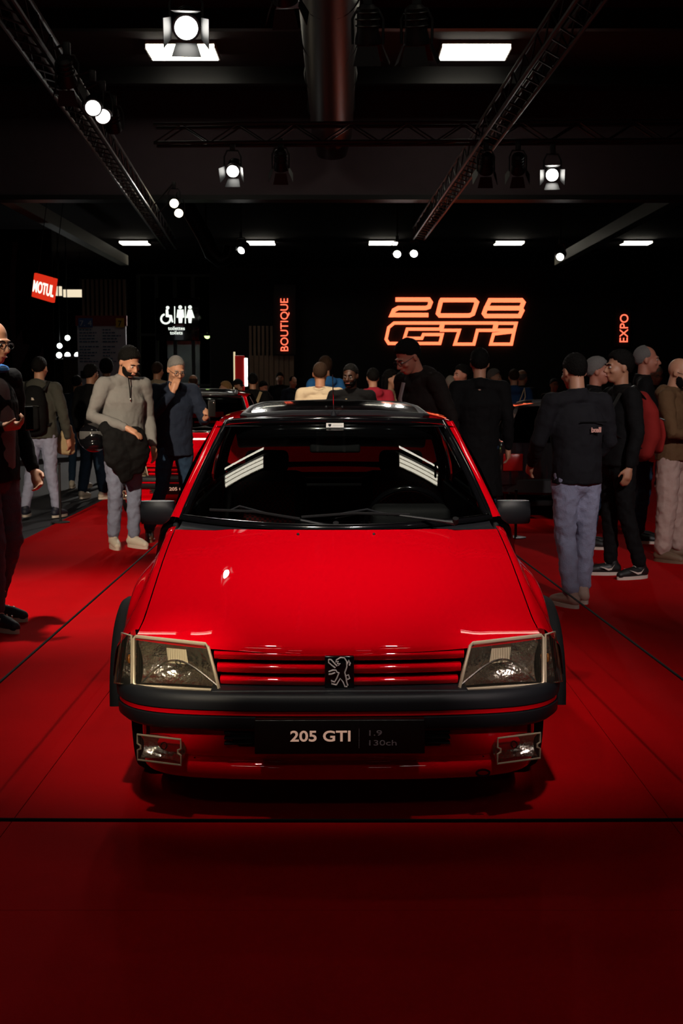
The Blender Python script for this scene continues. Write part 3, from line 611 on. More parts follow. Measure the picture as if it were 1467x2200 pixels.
    LN = [[(-.036, .047), (-.028, .046), (-.014, .030), (-.008, .024)], [(-.036, .047), (-.036, .036), (-.026, .027), (-.014, .018)], [(-.036, .005), (-.022, .010), (-.012, .010), (-.008, .003), (.0, .0)],
          [(-.036, -.004), (-.026, -.003), (-.014, .002)], [(-.010, .045), (.004, .053), (.016, .052), (.024, .040), (.025, .022), (.018, .002), (.020, -.010), (.030, -.006), (.034, -.018), (.027, -.022)], [(-.010, .045), (-.012, .038), (-.004, .040), (-.007, .032), (.002, .032), (-.004, .026)],
          [(.026, .030), (.032, .044), (.036, .034), (.033, .026)], [(-.002, .0), (-.008, -.016), (-.016, -.030), (-.028, -.026), (-.026, -.036), (-.010, -.040)], [(-.010, -.040), (.003, -.018), (.012, -.030), (.018, -.046), (.026, -.046)], [(.018, .002), (.022, -.014), (.024, -.030), (.028, -.042)]]
    for ln in LN: MB().tube([(x, .062, .520 + z) for x, z in ln], .0024, 6).build('emblem_line', mat('emblem_silver', (.9, .78, .78), .35, metal=.3), bg)
    # bumper
    bu = P(sweep([(.10, .446), (.05, .460), (.018, .464), (.002, .452), (-.003, .432), (.0, .408), (.014, .404)]), 'bumper', BLK, ang=60)
    sweep([(.014, .405), (.006, .402), (.006, .389), (.014, .386)]).build('bumper_stripe', RED, bu, ang=60)
    sweep([(.014, .387), (.003, .382), (.004, .346), (.02, .332), (.07, .330)]).build('bumper_lower', BLK, bu, ang=60)
    va = P(sweep([(.06, .334), (.052, .31), (.052, .262), (.056, .240), (.076, .228), (.078, .216), (.056, .205), (.055, .190), (.060, .158), (.085, .146), (.14, .150)], .955), 'front_valance', RED, ang=60)
    for s in (-1, 1):
        for k in range(3): MB().box(s * .33 - .055 + (.0 if s > 0 else 0), s * .33 + .04, .044, .08, .281 + .018 * k, .289 + .018 * k).build('lower_vent_slat', BLK, va, bevel=.002)
        MB().prism([(s * .27, .046, .336), (s * .375, .056, .336), (s * .355, .056, .288), (s * .335, .052, .274), (s * .27, .046, .274)], (0, .03, 0)).build('lower_vent', DARK, va)
    tw = MB().tube([(.485 + .022 * math.cos(a), .075, .172 + .011 * math.sin(a)) for a in [i * math.pi / 8 for i in range(16)]], .004, 6, closed=True).build('towing_eye', BLKG, va)
    pl = P(MB().box(-.279, .279, -.032, .02, .272, .386), 'display_plate', mat('plate_black', (.003, .003, .003), .35), bevel=.003)
    PT = mat('plate_text_glow', (.85, .55, .42), .5, emit=(1, .60, .44), es=.3); PG = mat('plate_text_grey', (.30, .25, .28), .5)  # peach lettering has a faint glow of its own in place of light
    t = text('lettering', '205 GTI', PT, pl, (-.163, -.034, .316), .062, sx=1.0, bold=.0012, depth=.0008)
    L0 = max(Vector(c).x for c in t.bound_box); t.scale = (.198 / L0, .80, 1)
    MB().box(.0625, .0635, -.0335, -.032, .292, .358).build('divider', PG, pl, smooth=False)
    for s_, z, wd in (('1.9', .334, .050), ('130ch', .301, .098)):
        t = text('lettering', s_, PG, pl, (.088, -.034, z), .032, depth=.0008); L0 = max(Vector(c).x for c in t.bound_box); t.scale = (wd / L0, .8, 1)
    # underside, engine bay, rear
    P(MB().box(-.56, .56, .2, 3.5, .15, .22), 'underbody', DARK, bevel=.02); P(MB().box(-.57, .57, .34, 1.0, .22, .50), 'bay_light_blocker', DARK, bevel=.03)  # dark box in the engine bay, added to block light behind the grille
    P(MB().grid(lambda u, v: ((-.64 + 1.28 * u), 1.08, .25 + .60 * v), 2, 2), 'firewall', DARK)
    P(MB().grid(lambda u, v: ((-1 + 2 * u) * (.735 - .0 * v), 3.66 + .03 * math.sin(math.pi * u) - .0 * v, .42 + .485 * v), 12, 6), 'tailgate', RED)
    P(MB().grid(lambda u, v: ((-1 + 2 * u) * (.665 - .13 * v), 3.66 + .03 * math.sin(math.pi * u) - .39 * v, .905 + .415 * v), 12, 8), 'rear_window', glassmat('dark_tinted_glass', (.10, .11, .11), ior=1.6))
    rb_ = sweep([(.05, .50), (0, .47), (0, .33), (.05, .30)]); rb_.v = [(x, 3.72 - y, z) for x, y, z in rb_.v]; P(rb_, 'rear_bumper', BLK)
    for s in (-1, 1): P(MB().box(s * .62 - .1, s * .62 + .1, 3.64, 3.70, .58, .78), 'tail_light', mat('tail_red', (.25, .005, .005), .2, coat=1), bevel=.01)
    # cabin
    P(MB().box(-.66, .66, 3.60, 3.63, .3, .90), 'tailgate_lining', TRIM, bevel=.01)
    FAB = bpy.data.materials.new('seat_fabric'); FAB.use_nodes = True
    nt = FAB.node_tree; b = nt.nodes['Principled BSDF']; b.inputs['Roughness'].default_value = .9
    tc = nt.nodes.new('ShaderNodeTexCoord'); ck = nt.nodes.new('ShaderNodeTexChecker'); ck.inputs['Scale'].default_value = 80
    ck.inputs[1].default_value = (.012, .01, .01, 1); ck.inputs[2].default_value = (.16, .004, .006, 1); nt.links.new(tc.outputs['Object'], ck.inputs[0]); nt.links.new(ck.outputs[0], b.inputs['Base Color'])
    da = P(MB().grid(lambda u, v: (-.63 + 1.26 * u, 1.16 - .17 * (1 - (2 * u - 1) ** 2) + .42 * v, .885 - .03 * v - .20 * sm(.8, 1, v)), 20, 10), 'dashboard', TRIM)
    MB().box(.16, .50, 1.36, 1.56, .83, .945).build('instrument_hood', TRIM, da, bevel=.03); MB().box(-.62, .62, 1.50, 1.56, .45, .84).build('dash_front', TRIM, da, bevel=.02)
    sw = P(MB().tube([(.33 + .185 * math.cos(a), 1.68 - .07 * math.sin(a), .835 + .172 * math.sin(a)) for a in [i * math.pi / 16 for i in range(32)]], .014, 10, closed=True), 'steering_wheel', BLKG)
    MB().box(.25, .41, 1.67, 1.70, .80, .87).build('wheel_hub', TRIM, sw, bevel=.02); MB().cyl((.33, 1.69, .83), (.33, 1.5, .76), .03).build('column', TRIM, sw)
    for sx in (-.34, .34):
        se_ = P(MB().box(sx - .24, sx + .24, 1.78, 2.28, .34, .50), 'front_seat', TRIM, bevel=.05)
        bk = MB().box(-.24, .24, -.06, .06, 0, .60); bk.v = [(sx + x * (1 - .18 * sm(.3, .6, z)), 2.16 + y + z * .22, .44 + z) for x, y, z in bk.v]; bk.build('backrest', TRIM, se_, bevel=.05)
        MB().grid(lambda u, v: (sx + (-.145 + .29 * u), 2.094 + .22 * (.05 + .5 * v) - .003, .44 + .05 + .5 * v), 4, 6).build('seat_cloth', FAB, se_)
        MB().box(sx - .11, sx + .11, 2.30, 2.37, 1.03, 1.14).build('headrest', TRIM, se_, bevel=.03)
    P(MB().box(-.6, .6, 2.75, 3.0, .35, .92), 'rear_bench', TRIM, bevel=.05)
    rm = P(MB().box(-.115, .115, 1.64, 1.665, 1.165, 1.235), 'rear_view_mirror', TRIM, bevel=.012); MB().cyl((0, 1.66, 1.23), (0, 1.64, 1.295), .01).build('mirror_stem', TRIM, rm)
    # wipers and washer jets
    def wp(px, py, y): p = at(px, py, 4.05 + y); return Vector((p.x + .013, y, p.z))
    for pv, tip, b0, b1 in (((725, 1133), (519, 1091), (455, 1095), (648, 1115)), ((982, 1124), (793, 1098), (651, 1111), (884, 1106))):
        a = wp(*pv, .985); t_ = wp(*tip, 1.065); q0 = wp(*b0, 1.07 if b0[0] < 500 else 1.01); q1 = wp(*b1, 1.0 if b1[0] < 700 else 1.04)
        wi = P(MB().tube([a, a.lerp(t_, .12), t_], [.012, .007, .004], 8), 'wiper', BLK)
        MB().tube([q0, q0.lerp(q1, .5) + Vector((0, -.008, .012)), q1], .006, 6).build('wiper_blade', RUB, wi); MB().tube([q0.lerp(q1, .2), t_ + Vector((0, -.006, .008)), q0.lerp(q1, .8)], .004, 6).build('blade_bridge', BLK, wi)
        MB().cyl(a, a + Vector((0, -.012, .02)), .012).build('wiper_pivot', RUB, wi)
    for px in (643, 806): p = wp(px, 1146, .88); p.z = .886; P(MB().ell(p, (.006, .009, .007)), 'washer_jet', BLK)
    return root
def ws(u, v):
    U = 2 * u - 1; hw = .642 + (.497 - .642) * v; x = U * hw
    yc = .97 + .65 * v; dy = .235 + (.15 - .235) * v; zc = .898 + .411 * v + .012 * math.sin(math.pi * v); dz = .017 + (-.018 - .017) * v
    return (x, yc + dy * U * U - .008 * math.sin(math.pi * v), zc + dz * U * U)
car = make_car()
tag(car, 'glossy red hatchback with a black bumper facing the camera in front', 'car')
car.location = (-.006, 4.05, 0); car.rotation_euler.z = R(.8)
c2 = copy_tree(car); c2.location = (-1.69, 13.5, 0); c2.rotation_euler.z = R(.5); tag(c2, 'second red hatchback parked behind the man in the dark coat', 'car')
BP2 = mat('black_paint', (.004, .004, .005), .2, coat=1.0)
c3 = copy_tree(car, None, {'red_paint': BP2}); c3.location = (2.68, 17.2, 0); c3.rotation_euler.z = R(177); c3.scale = (1.05, 1.05, .92); tag(c3, 'black car half hidden behind the man with lettering on his jacket', 'car')
# ---------------------------------------------------------------- people
def unify(name, mb, m, parent, vox, smooth=3, disp=0, dscale=.1):
    me = bpy.data.meshes.new('tmp'); me.from_pydata(mb.v, [], mb.f)
    bm = bmesh.new(); bm.from_mesh(me); bmesh.ops.recalc_face_normals(bm, faces=bm.faces); bm.to_mesh(me); bm.free()
    t = bpy.data.objects.new('tmp', me); C.objects.link(t)
    r = t.modifiers.new('r', 'REMESH'); r.mode = 'VOXEL'; r.voxel_size = vox; r.use_smooth_shade = True
    if smooth: s = t.modifiers.new('s', 'SMOOTH'); s.factor = .5; s.iterations = smooth
    tx = None
    if disp:
        tx = bpy.data.textures.new('folds', 'CLOUDS'); tx.noise_scale = dscale; tx.noise_depth = 2
        d = t.modifiers.new('d', 'DISPLACE'); d.texture = tx; d.strength = disp; d.mid_level = .5; d.texture_coords = 'LOCAL'
    dg = bpy.context.evaluated_depsgraph_get(); me2 = bpy.data.meshes.new_from_object(t.evaluated_get(dg)); me2.name = name
    bpy.data.objects.remove(t); bpy.data.meshes.remove(me)
    if tx: bpy.data.textures.remove(tx)
    me2.materials.clear(); me2.materials.append(m); me2.polygons.foreach_set('use_smooth', [True] * len(me2.polygons))
    o = bpy.data.objects.new(name, me2); C.objects.link(o); o.parent = parent; return o
def cloth(name, col, rough=.85, b=(60, .25)): return mat('cloth_' + name, col, rough, bump=b, mottle=.12, spec=.2)
SK = {'light': mat('skin_light', (.52, .26, .16), .5), 'tan': mat('skin_tan', (.42, .20, .115), .5), 'dark': mat('skin_dark', (.075, .032, .02), .45), 'ruddy': mat('skin_ruddy', (.50, .20, .13), .5)}
HR = {k: mat('hair_' + k, c, .65, bump=(140, 1.0), spec=.15) for k, c in dict(black=(.004, .0035, .003), brown=(.035, .018, .01), grey=(.20, .19, .18), white=(.55, .50, .42), blonde=(.38, .22, .09), shaved=(.06, .035, .025)).items()}
EYEW = mat('eye_white', (.6, .56, .52), .25); EYED = mat('eye_dark', (.01, .006, .004), .1); LIP = mat('lip', (.32, .09, .07), .45)
NAVY = cloth('navy', (.012, .018, .035)); BLKC = cloth('black', (.0035, .0035, .004)); DENIM = cloth('denim', (.10, .13, .20), b=(120, .4)); DENIML = cloth('pale_denim', (.32, .34, .48), b=(120, .4))
DENIMD = cloth('dark_denim', (.015, .035, .07), b=(120, .4)); GREYK = cloth('grey_knit', (.20, .195, .19), b=(200, .4)); CREAMC = cloth('cream', (.55, .44, .30)); BROWN = cloth('brown_fleece', (.12, .065, .03))
STONE = cloth('stone_cotton', (.42, .30, .26)); OLIVE = cloth('olive', (.055, .055, .045)); PINKR = cloth('pink_red', (.38, .02, .04)); BLUEC = cloth('blue', (.02, .12, .34)); BLUEH = cloth('deep_blue', (.012, .045, .13)); PLAID = cloth('plaid_beige', (.25, .20, .14)); TEE = cloth('grey_tee', (.16, .13, .14)); CHAR = cloth('charcoal', (.012, .012, .015)); BEIGE = cloth('beige', (.40, .30, .17))
SHW = mat('shoe_white', (.62, .55, .46), .5); SHN = mat('shoe_navy', (.012, .014, .03), .6); SHB = mat('shoe_brown', (.06, .025, .012), .35); SHT = mat('shoe_tan', (.16, .10, .06), .6); SHK = mat('shoe_black', (.008, .008, .008), .5); SOLE = mat('sole_white', (.6, .52, .45), .6)
def hair_cap(name, m, parent, M, line, rad=(.083, .106, .100), c=(0, .016, .030), puff=.0, seed=0, test=None, rough=.03):
    n, k = 56, 40; vs = []
    for j in range(k + 1):
        th = math.pi * (j + .02) / (k + .04)
        for i in range(n):
            a = 2 * math.pi * i / n; d = Vector((math.sin(th) * math.cos(a), math.sin(th) * math.sin(a), math.cos(th)))
            p = Vector((c[0] + rad[0] * d.x, c[1] + rad[1] * d.y, c[2] + rad[2] * d.z))
            keep = test(p) if test else p.z - line(p.y) 
            keep += .016 * noise.noise(d * 11 + Vector((0, seed, 3))) + .008 * noise.noise(d * 30); f = sm(-.006, .026, keep); g = .84 + f * (.16 + puff * (.25 + 1.5 * max(0, d.z)) + puff * .8 * max(0, -d.y) * max(0, d.z) + rough * noise.noise(d * 7 + Vector((seed, 0, 0))) + rough * 1.1 * noise.noise(Vector((d.x * 30, d.y * 12, d.z * 30))))
            vs.append(M @ Vector((c[0] + rad[0] * d.x * g, c[1] + rad[1] * d.y * g, c[2] + rad[2] * d.z * g)))
    fs = [[j * n + i, (j + 1) * n + i, (j + 1) * n + (i + 1) % n, j * n + (i + 1) % n] for j in range(k) for i in range(n)]
    fs += [list(range(n)), [k * n + i for i in range(n)][::-1]]
    return MB().add(vs, fs).build(name, m, parent, ang=180)
def short_line(y):
    P = [(-.12, .082), (-.075, .066), (-.035, .030), (.0, .004), (.03, -.02), (.07, -.06), (.12, -.075)]
    for (a, b), (c, d) in zip(P, P[1:]):
        if y <= c: return b + (d - b) * min(max((y - a) / (c - a), 0), 1)
    return -.075
def hand(mb, wr, d, n, s, curl=.5, side=1):
    d = Vector(d).normalized(); n = Vector(n); n = (n - d * n.dot(d)).normalized(); wv = d.cross(n)
    mb.chain([wr, wr + d * .03 * s, wr + d * .085 * s], [(.026 * s, .020 * s), (.036 * s, .017 * s), (.040 * s, .015 * s)] if False else [.024 * s, .028 * s, .026 * s], 10)
    mb.chain([wr + d * .05 * s + wv * .022 * s, wr + d * .09 * s + wv * .026 * s], [.016 * s, .014 * s], 8); mb.chain([wr + d * .05 * s - wv * .022 * s, wr + d * .09 * s - wv * .026 * s], [.016 * s, .014 * s], 8)
    for i, (off, ln) in enumerate(((-.030, .062), (-.010, .076), (.010, .080), (.030, .068))):
        p = wr + (d * .09 + wv * off * 1.02) * s; a = curl * .6; pts = [p]
        for seg in (.45, .32, .25):
            dd = d * math.cos(a) + n * math.sin(a); p = p + dd * ln * seg * s; pts.append(p); a += curl * .8
        mb.chain(pts, [.0095 * s, .009 * s, .0085 * s, .0075 * s], 8)
    t0 = wr + (d * .03 + wv * .028 * side) * s; t1 = t0 + (d * .03 + wv * .026 * side + n * .012) * s; t2 = t1 + (d * .03 + wv * .006 * side + n * .016) * s
    mb.chain([t0, t1, t2], [.013 * s, .0105 * s, .009 * s], 8)
def person(label, x, y, yaw, h, top=BLKC, bottom=DENIMD, shoe=SHK, skin='light', hair='black', hstyle='short', lean=0, hyaw=0, hpitch=0, A=None, B=None, legs=None, vox=.013, sleeve='long', hem=.88, topname='jacket', hood=False, coll=True, beard=None, glasses=False, wide=1.0, legw=1.0, group=None, curl=(.5, .5), hdir=(None, None), hn=(None, None), sole=SOLE, roll=0):
    s = h / 1.76; root = empty('person', (x, y, 0), R(yaw)); tag(root, label, 'person', group or 'visitors in the hall')
    near = vox < .01; ML = Matrix.Translation((0, 0, .95 * s)) @ Matrix.Rotation(R(lean), 4, 'X') @ Matrix.Rotation(R(roll), 4, 'Y') @ Matrix.Translation((0, 0, -.95 * s))
    V = lambda p: Vector(p) * s
    U = lambda p: ML @ V(p)
    wd = wide
    A = A or ((-.255, .03, 1.14), (-.265, -.03, .89)); B = B or ((.255, .03, 1.14), (.265, -.03, .89))
    legs = legs or (((-.10, -.01, .50), (-.105, .03, .075)), ((.10, -.01, .50), (.105, .03, .075)))
    hips = [V((-.088, 0, .90)), V((.088, 0, .90))]; sh = [U((-.185 * wd, .01, 1.425)), U((.185 * wd, .01, 1.425))]
    MH = ML @ Matrix.Translation(V((0, .005, 1.535))) @ Matrix.Rotation(R(hyaw), 4, 'Z') @ Matrix.Rotation(R(hpitch), 4, 'X') @ Matrix.Translation(V((0, -.022, .108))) @ Matrix.Scale(s, 4)
    b = MB()
    b.chain([V((0, 0, .90)), V((0, 0, 1.0)), U((0, 0, 1.10)), U((0, .0, 1.28)), U((0, .01, 1.41))], [(.135 * s, .095 * s), (.135 * s, .095 * s), (.13 * s, .09 * s), (.15 * s, .10 * s), (.10 * s, .07 * s)], 16)
    b.chain([sh[0], sh[1]], [.05 * s, .05 * s]); b.chain([U((0, .012, 1.40)), U((0, .008, 1.50)), MH @ Vector((0, .02, -.05))], [.062 * s, .056 * s, .055 * s], 14)
    for i, (el, wr) in enumerate((A, B)):
        el = U(el); wr = U(wr); b.chain([sh[i], sh[i].lerp(el, .5), el, el.lerp(wr, .35), wr], [.048 * s, .044 * s, .037 * s, .037 * s, .025 * s], 12)
        dd = Vector(hdir[i]) if hdir[i] else (wr - el); nn = Vector(hn[i]) if hn[i] else Vector((1 if i == 0 else -1, -.2, 0)); hand(b, wr, dd, nn, s, curl[i], 1 if i == 0 else -1)
        kn, an = V(legs[i][0]), V(legs[i][1]); b.chain([hips[i], hips[i].lerp(kn, .5), kn, kn.lerp(an, .4), an], [.068 * s, .06 * s, .045 * s, .044 * s, .032 * s], 12)
        b.chain([an, an + V((0, -.05, -.03))], [.03 * s, .022 * s], 8)
    e = lambda c, r: b.ell(c, r, MH, 18, 14)
    e((0, .016, .030), (.076, .098, .092)); e((0, -.024, -.025), (.066, .074, .092)); e((0, -.052, -.088), (.040, .038, .030)); e((0, -.086, .024), (.052, .016, .011))
    b.chain([(0, -.094, .012), (0, -.108, -.014), (0, -.117, -.030)], [.009, .011, .0135], 10, MH); e((0, -.103, -.036), (.019, .012, .009))
    for sx in (-1, 1): e((sx * .077, .012, -.006), (.010, .020, .032)); e((sx * .042, -.072, -.030), (.022, .02, .018))
    e((0, -.094, -.066), (.025, .012, .011)); 
    body = unify('body', b, SK[skin], root, vox if near else .0145, 2 if near else 1)
    # face details
    for sx in (-1, 1):
        ey = MB().ell((sx * .030, -.0865, .0), (.0135, .010, .0075), MH, 12, 8).build('eye', EYEW, body); MB().ell((sx * .030, -.0945, -.0005), (.006, .004, .006), MH, 10, 6).build('iris', EYED, body)
        if hstyle != 'cap': MB().chain([(sx * .048, -.088, .020), (sx * .030, -.100, .025), (sx * .014, -.100, .020)], [.003, .0045, .004], 6, MH).build('eyebrow', HR['black' if hair in ('black', 'brown', 'shaved') else 'grey'], body)
    MB().chain([(-.022, -.099, -.066), (0, -.1075, -.065), (.022, -.099, -.066)], [.003, .0055, .003], 8, MH).build('lips', LIP, body)
    hm = HR[hair]
    if hstyle in ('short', 'long'): hair_cap('hair', hm, root, MH, short_line, puff=.075, seed=x, rough=.045)
    if hstyle == 'crop': hair_cap('hair', hm, root, MH, short_line, rad=(.080, .102, .096), puff=.03, seed=x, rough=.022)
    if hstyle == 'recede': hair_cap('hair', hm, root, MH, None, puff=.015, seed=x, test=lambda p: min(p.z - short_line(p.y), (p.y + .035) - max(0, p.z - .09) * 1.0), rough=.02)
    if hstyle == 'fringe': hair_cap('hair', hm, root, MH, None, puff=.0, rad=(.080, .102, .096), seed=x, test=lambda p: min(p.z - short_line(p.y), .07 - p.z, p.y + .01), rough=.01)
    if hstyle == 'long':
        mb = MB()
        for a_ in (-70, -35, 0, 35, 70): mb.chain([MH @ Vector((math.sin(R(a_)) * .075, .02 + math.cos(R(a_)) * .085, .04)), MH @ Vector((math.sin(R(a_)) * .088, .025 + math.cos(R(a_)) * .085, -.08)), MH @ Vector((math.sin(R(a_)) * .085, .03 + math.cos(R(a_)) * .07, -.19))], [.035 * s, .036 * s, .022 * s], 10)
        unify('long_hair', mb, hm, root, .010, 2, .012, .03)
    if hstyle == 'cap':
        hair_cap('hair', hm, root, MH, short_line, puff=.0, seed=x)
        cp = hair_cap('cap', CHAR, root, MH, lambda y: .045 - y * .15, rad=(.088, .112, .104), puff=.02, rough=.005); MB().grid(lambda u, v: tuple(MH @ Vector(((-1 + 2 * u) * .065, -.085 - .075 * v * (1 - .4 * (2 * u - 1) ** 2), .058 - .012 * v - .015 * (2 * u - 1) ** 2))), 8, 5).build('brim', CHAR, cp)
    if hstyle == 'hood':
        hair_cap('hood', top, root, MH, None, rad=(.098, .118, .118), c=(0, .02, .02), puff=.03, test=lambda p: max(p.y + .055, p.z - .10), rough=.03)
    if beard: hair_cap('beard', HR[beard], root, MH, None, rad=(.0685, .083, .097), c=(0, -.026, -.030), puff=.0, test=lambda p: min(-.012 - p.z - .040 * sm(-.045, -.085, p.y), .006 - p.y), rough=.012)
    if glasses:
        g = MB()
        for sx in (-1, 1):
            g.tube([MH @ Vector((sx * .032 + .023 * math.cos(a), -.109, -.002 + .017 * math.sin(a))) for a in [i * math.pi / 8 for i in range(16)]], .0022 * s, 6, closed=True)
            g.tube([MH @ Vector(p) for p in ((sx * .055, -.108, .003), (sx * .076, -.06, .004), (sx * .082, .01, .006))], .002 * s, 6)
        g.tube([MH @ Vector(p) for p in ((-.010, -.110, .002), (0, -.113, .005), (.010, -.110, .002))], .002 * s, 6); g.build('glasses', SHK, root)
    # clothes
    cv = .0105 if near else .016
    t = MB(); pts = [(0, 0, hem), (0, 0, .98), (0, 0, 1.10), (0, 0, 1.29), (0, .01, 1.405)]
    rr = [(.190, .142), (.184, .134), (.178, .128), (.195 * wd, .135), (.155 * wd, .09)]
    if hem < .8: pts = [(0, .0, hem), (0, 0, (hem + .95) / 2)] + pts[1:]; rr = [(.225, .165), (.20, .15)] + rr[1:]
    P_ = [(U(p) if p[2] > .95 else V(p)) for p in pts]; t.tube(P_, [(a * s, c * s) for a, c in rr], 22)
    t.chain([sh[0], U((0, .015, 1.44)), sh[1]], [.068 * s, (.07 * s), .068 * s], 12)
    for i, (el, wr) in enumerate((A, B)):
        el = U(el); wr = U(wr)
        if sleeve == 'long': t.chain([sh[i], sh[i].lerp(el, .5), el, el.lerp(wr, .5), el.lerp(wr, .93)], [.073 * s, .066 * s, .058 * s, .052 * s, .040 * s], 14)
        else: t.chain([sh[i], sh[i].lerp(el, .45), sh[i].lerp(el, .75)], [.072 * s, .068 * s, .066 * s], 14)
    if coll: t.tube([U((0, .02, 1.43)), U((0, .018, 1.475)), U((0, .014, 1.515))], [.082 * s, .073 * s, .070 * s], 16)
    if hood: t.ell((0, .095, 1.455), (.125, .06, .075), ML @ Matrix.Scale(s, 4)); t.chain([U((-.10, .03, 1.47)), U((-.06, -.06, 1.44)), U((0, -.09, 1.40)), U((.06, -.06, 1.44)), U((.10, .03, 1.47))], [.035 * s, .03 * s, .026 * s, .03 * s, .035 * s], 10)
    jk = unify(topname, t, top, root, cv, 2, .022 if near else .02, .075)
    p = MB(); p.chain([V((0, 0, .86)), V((0, .0, .97))], [(.152 * s, .110 * s), (.148 * s, .104 * s)], 20)
    for i in range(2):
        kn, an = V(legs[i][0]), V(legs[i][1]); q = an + V((0, 0, .055))
        p.chain([hips[i], hips[i].lerp(kn, .45), kn, kn.lerp(q, .5), q], [.098 * s, .084 * s * (1 + (legw - 1) * .6), .066 * s * legw, .060 * s * legw, .054 * s * legw], 16)
    unify('trousers', p, bottom, root, cv, 2, .026 if near else .018, .055)
    for i in range(2):
        an = V(legs[i][1]); tw = R(-12 if i == 0 else 12); M = Matrix.Translation(Vector((an.x, an.y, an.z - .075 * s))) @ Matrix.Rotation(tw, 4, 'Z') @ Matrix.Scale(s, 4)
        u = MB(); u.chain([(0, .045, .055), (0, -.03, .055), (0, -.11, .045), (0, -.175, .035)], [.042, .044, .042, .032], 14, M); u.chain([(0, .03, .06), (0, .015, .105)], [.044, .044], 12, M)
        so = unify('shoe', u, shoe, root, .008 if near else .014, 2)
        ol = [(math.sin(a) * (.047 - .004 * math.cos(a)), -.062 - math.cos(a) * .145) for a in [k * math.pi / 12 for k in range(24)]]
        MB().prism([M @ Vector((x_, y_, .0)) for x_, y_ in ol], (0, 0, .026 * s)).build('sole', sole, so, ang=60)
        if near:
            for k in range(4): MB().tube([M @ Vector((sx * .022, -.045 - .022 * k, .094 - .010 * k + .006 * (1 - abs(sx)))) for sx in (-1, 0, 1)], .003, 5).build('lace', sole, so)
    root['s'] = s
    return root, MH, U
def X(px, Y): return at(px, 818, Y).x
def top_h(py, Y): return at(733, py, Y).z
def put(name, mb, m, root, lab, cat, vox=None, disp=0, grp=None):   # a carried thing: its own top-level object at the carrier's place
    e_ = empty(name, root.location, root.rotation_euler.z); tag(e_, lab, cat, grp); return e_
# left edge man
p, MH, U = person('bald man in a black jacket and jeans cut off by the left edge', X(-24, 7.6), 7.6, 62, 1.85, top=BLKC, bottom=cloth('grey_violet_denim', (.075, .075, .11), b=(120, .4)), shoe=SHN, hair='shaved', hstyle='none', vox=.0085, hpitch=12, glasses=True, A=((-.27, -.0, 1.14), (-.12, -.20, 1.16)), B=((.27, .03, 1.12), (.24, -.10, .90)), curl=(1.0, .7), hem=.84, hdir=((.5, -.8, .1), None), hn=((0, .3, 1), None), legs=(((-.10, -.10, .50), (-.10, -.10, .075)), ((.11, -.04, .50), (.115, .10, .075))))
s = p['s']
unify('tee_shirt', MB().chain([U((.01, -.03, .92)), U((.01, -.033, 1.0)), U((.01, -.03, 1.2)), U((.01, -.025, 1.36))], [(.115, .115), (.115, .115), (.12, .122), (.09, .10)], 18), TEE, p, .011, 3)
MB().tube([U((.11 * math.cos(a), .02 + .10 * math.sin(a), 1.50 + .02 * math.sin(a))) for a in [i * math.pi / 8 for i in range(16)]], [(.028 * s, .018 * s)] * 16, 8, closed=True).build('blue_collar', BLUEC, p)
for ch in p.children:
    if ch.name.startswith('shoe'):
        bb = [Vector(c) for c in ch.bound_box]; cx = max(v.x for v in bb); cy = sum(v.y for v in bb) / 8
        for sd in (max(v.x for v in bb) - .008, min(v.x for v in bb) + .008):
            MB().tube([(sd, cy + .03, .035), (sd, cy + .018, .085), (sd, cy - .012, .035), (sd, cy - .024, .085)], .006, 5).build('shoe_letter', SHW, ch)
ph = empty('phone', p.matrix_basis @ U((-.02, -.31, 1.17)), R(62)); tag(ph, 'dark phone in the hand of the man at the left edge', 'phone'); MB().box(-.035, .035, -.004, .004, -.03, .11).build('phone_case', SHK, ph, bevel=.004); MB().box(-.031, .031, -.006, -.004, -.025, .105).build('phone_screen', BLKG, ph)
# man with a black backpack
p, MH, U = person('man seen from behind in an olive hoodie and pale jeans with a backpack', X(85, 13.7), 13.7, 172, top_h(768, 13.7), top=OLIVE, bottom=DENIML, shoe=SHN, hair='black', hstyle='crop', hood=True, vox=.0095, A=((-.27, .02, 1.13), (-.29, -.05, .88)), legs=(((-.11, .02, .50), (-.15, -.03, .075)), ((.10, .06, .50), (.13, .17, .10))))
def backpack(root, U, m, lab, logo=None, k=1.0, side=0):
    r = empty('backpack', root.location, root.rotation_euler.z); tag(r, lab, 'backpack', 'backpacks'); s = root['s']
    mb = MB(); mb.chain([U((side, .19, .98)), U((side, .22, 1.1)), U((side, .21, 1.30)), U((side, .17, 1.40))], [(.13 * k, .07), (.15 * k, .095), (.14 * k, .09), (.10 * k, .06)], 20); b = unify('pack_body', mb, m, r, .011, 3, .014, .09)
    mb = MB(); mb.chain([U((side, .31, 1.0)), U((side, .325, 1.12)), U((side, .31, 1.22))], [(.10 * k, .03), (.11 * k, .035), (.10 * k, .03)], 16); unify('front_pocket', mb, m, b, .011, 2)
    MB().tube([U((side - .11 * k, .325, 1.235)), U((side, .345, 1.245)), U((side + .11 * k, .325, 1.235))], .005, 6).build('zip', SHK, b)
    for sx in (-1, 1): MB().tube([U(q) for q in ((sx * .10, .16, 1.40), (sx * .12, .06, 1.50), (sx * .125, -.06, 1.44), (sx * .135, -.145, 1.30), (sx * .15, -.10, 1.12), (sx * .13, .12, 1.02))], [(.022, .007)] * 6, 8).build('strap', SHK, r)
    if logo: MB().prism([U((side + x_, .318, 1.30 + z_)) for x_, z_ in ((-.06, 0), (-.03, .0), (-.03, .028), (-.05, .024))], (0, .006, 0)).build('logo_patch', SOLE, b)
    return r
backpack(p, U, BLKC, 'black backpack with a small white patch on the man at the left', logo=True)
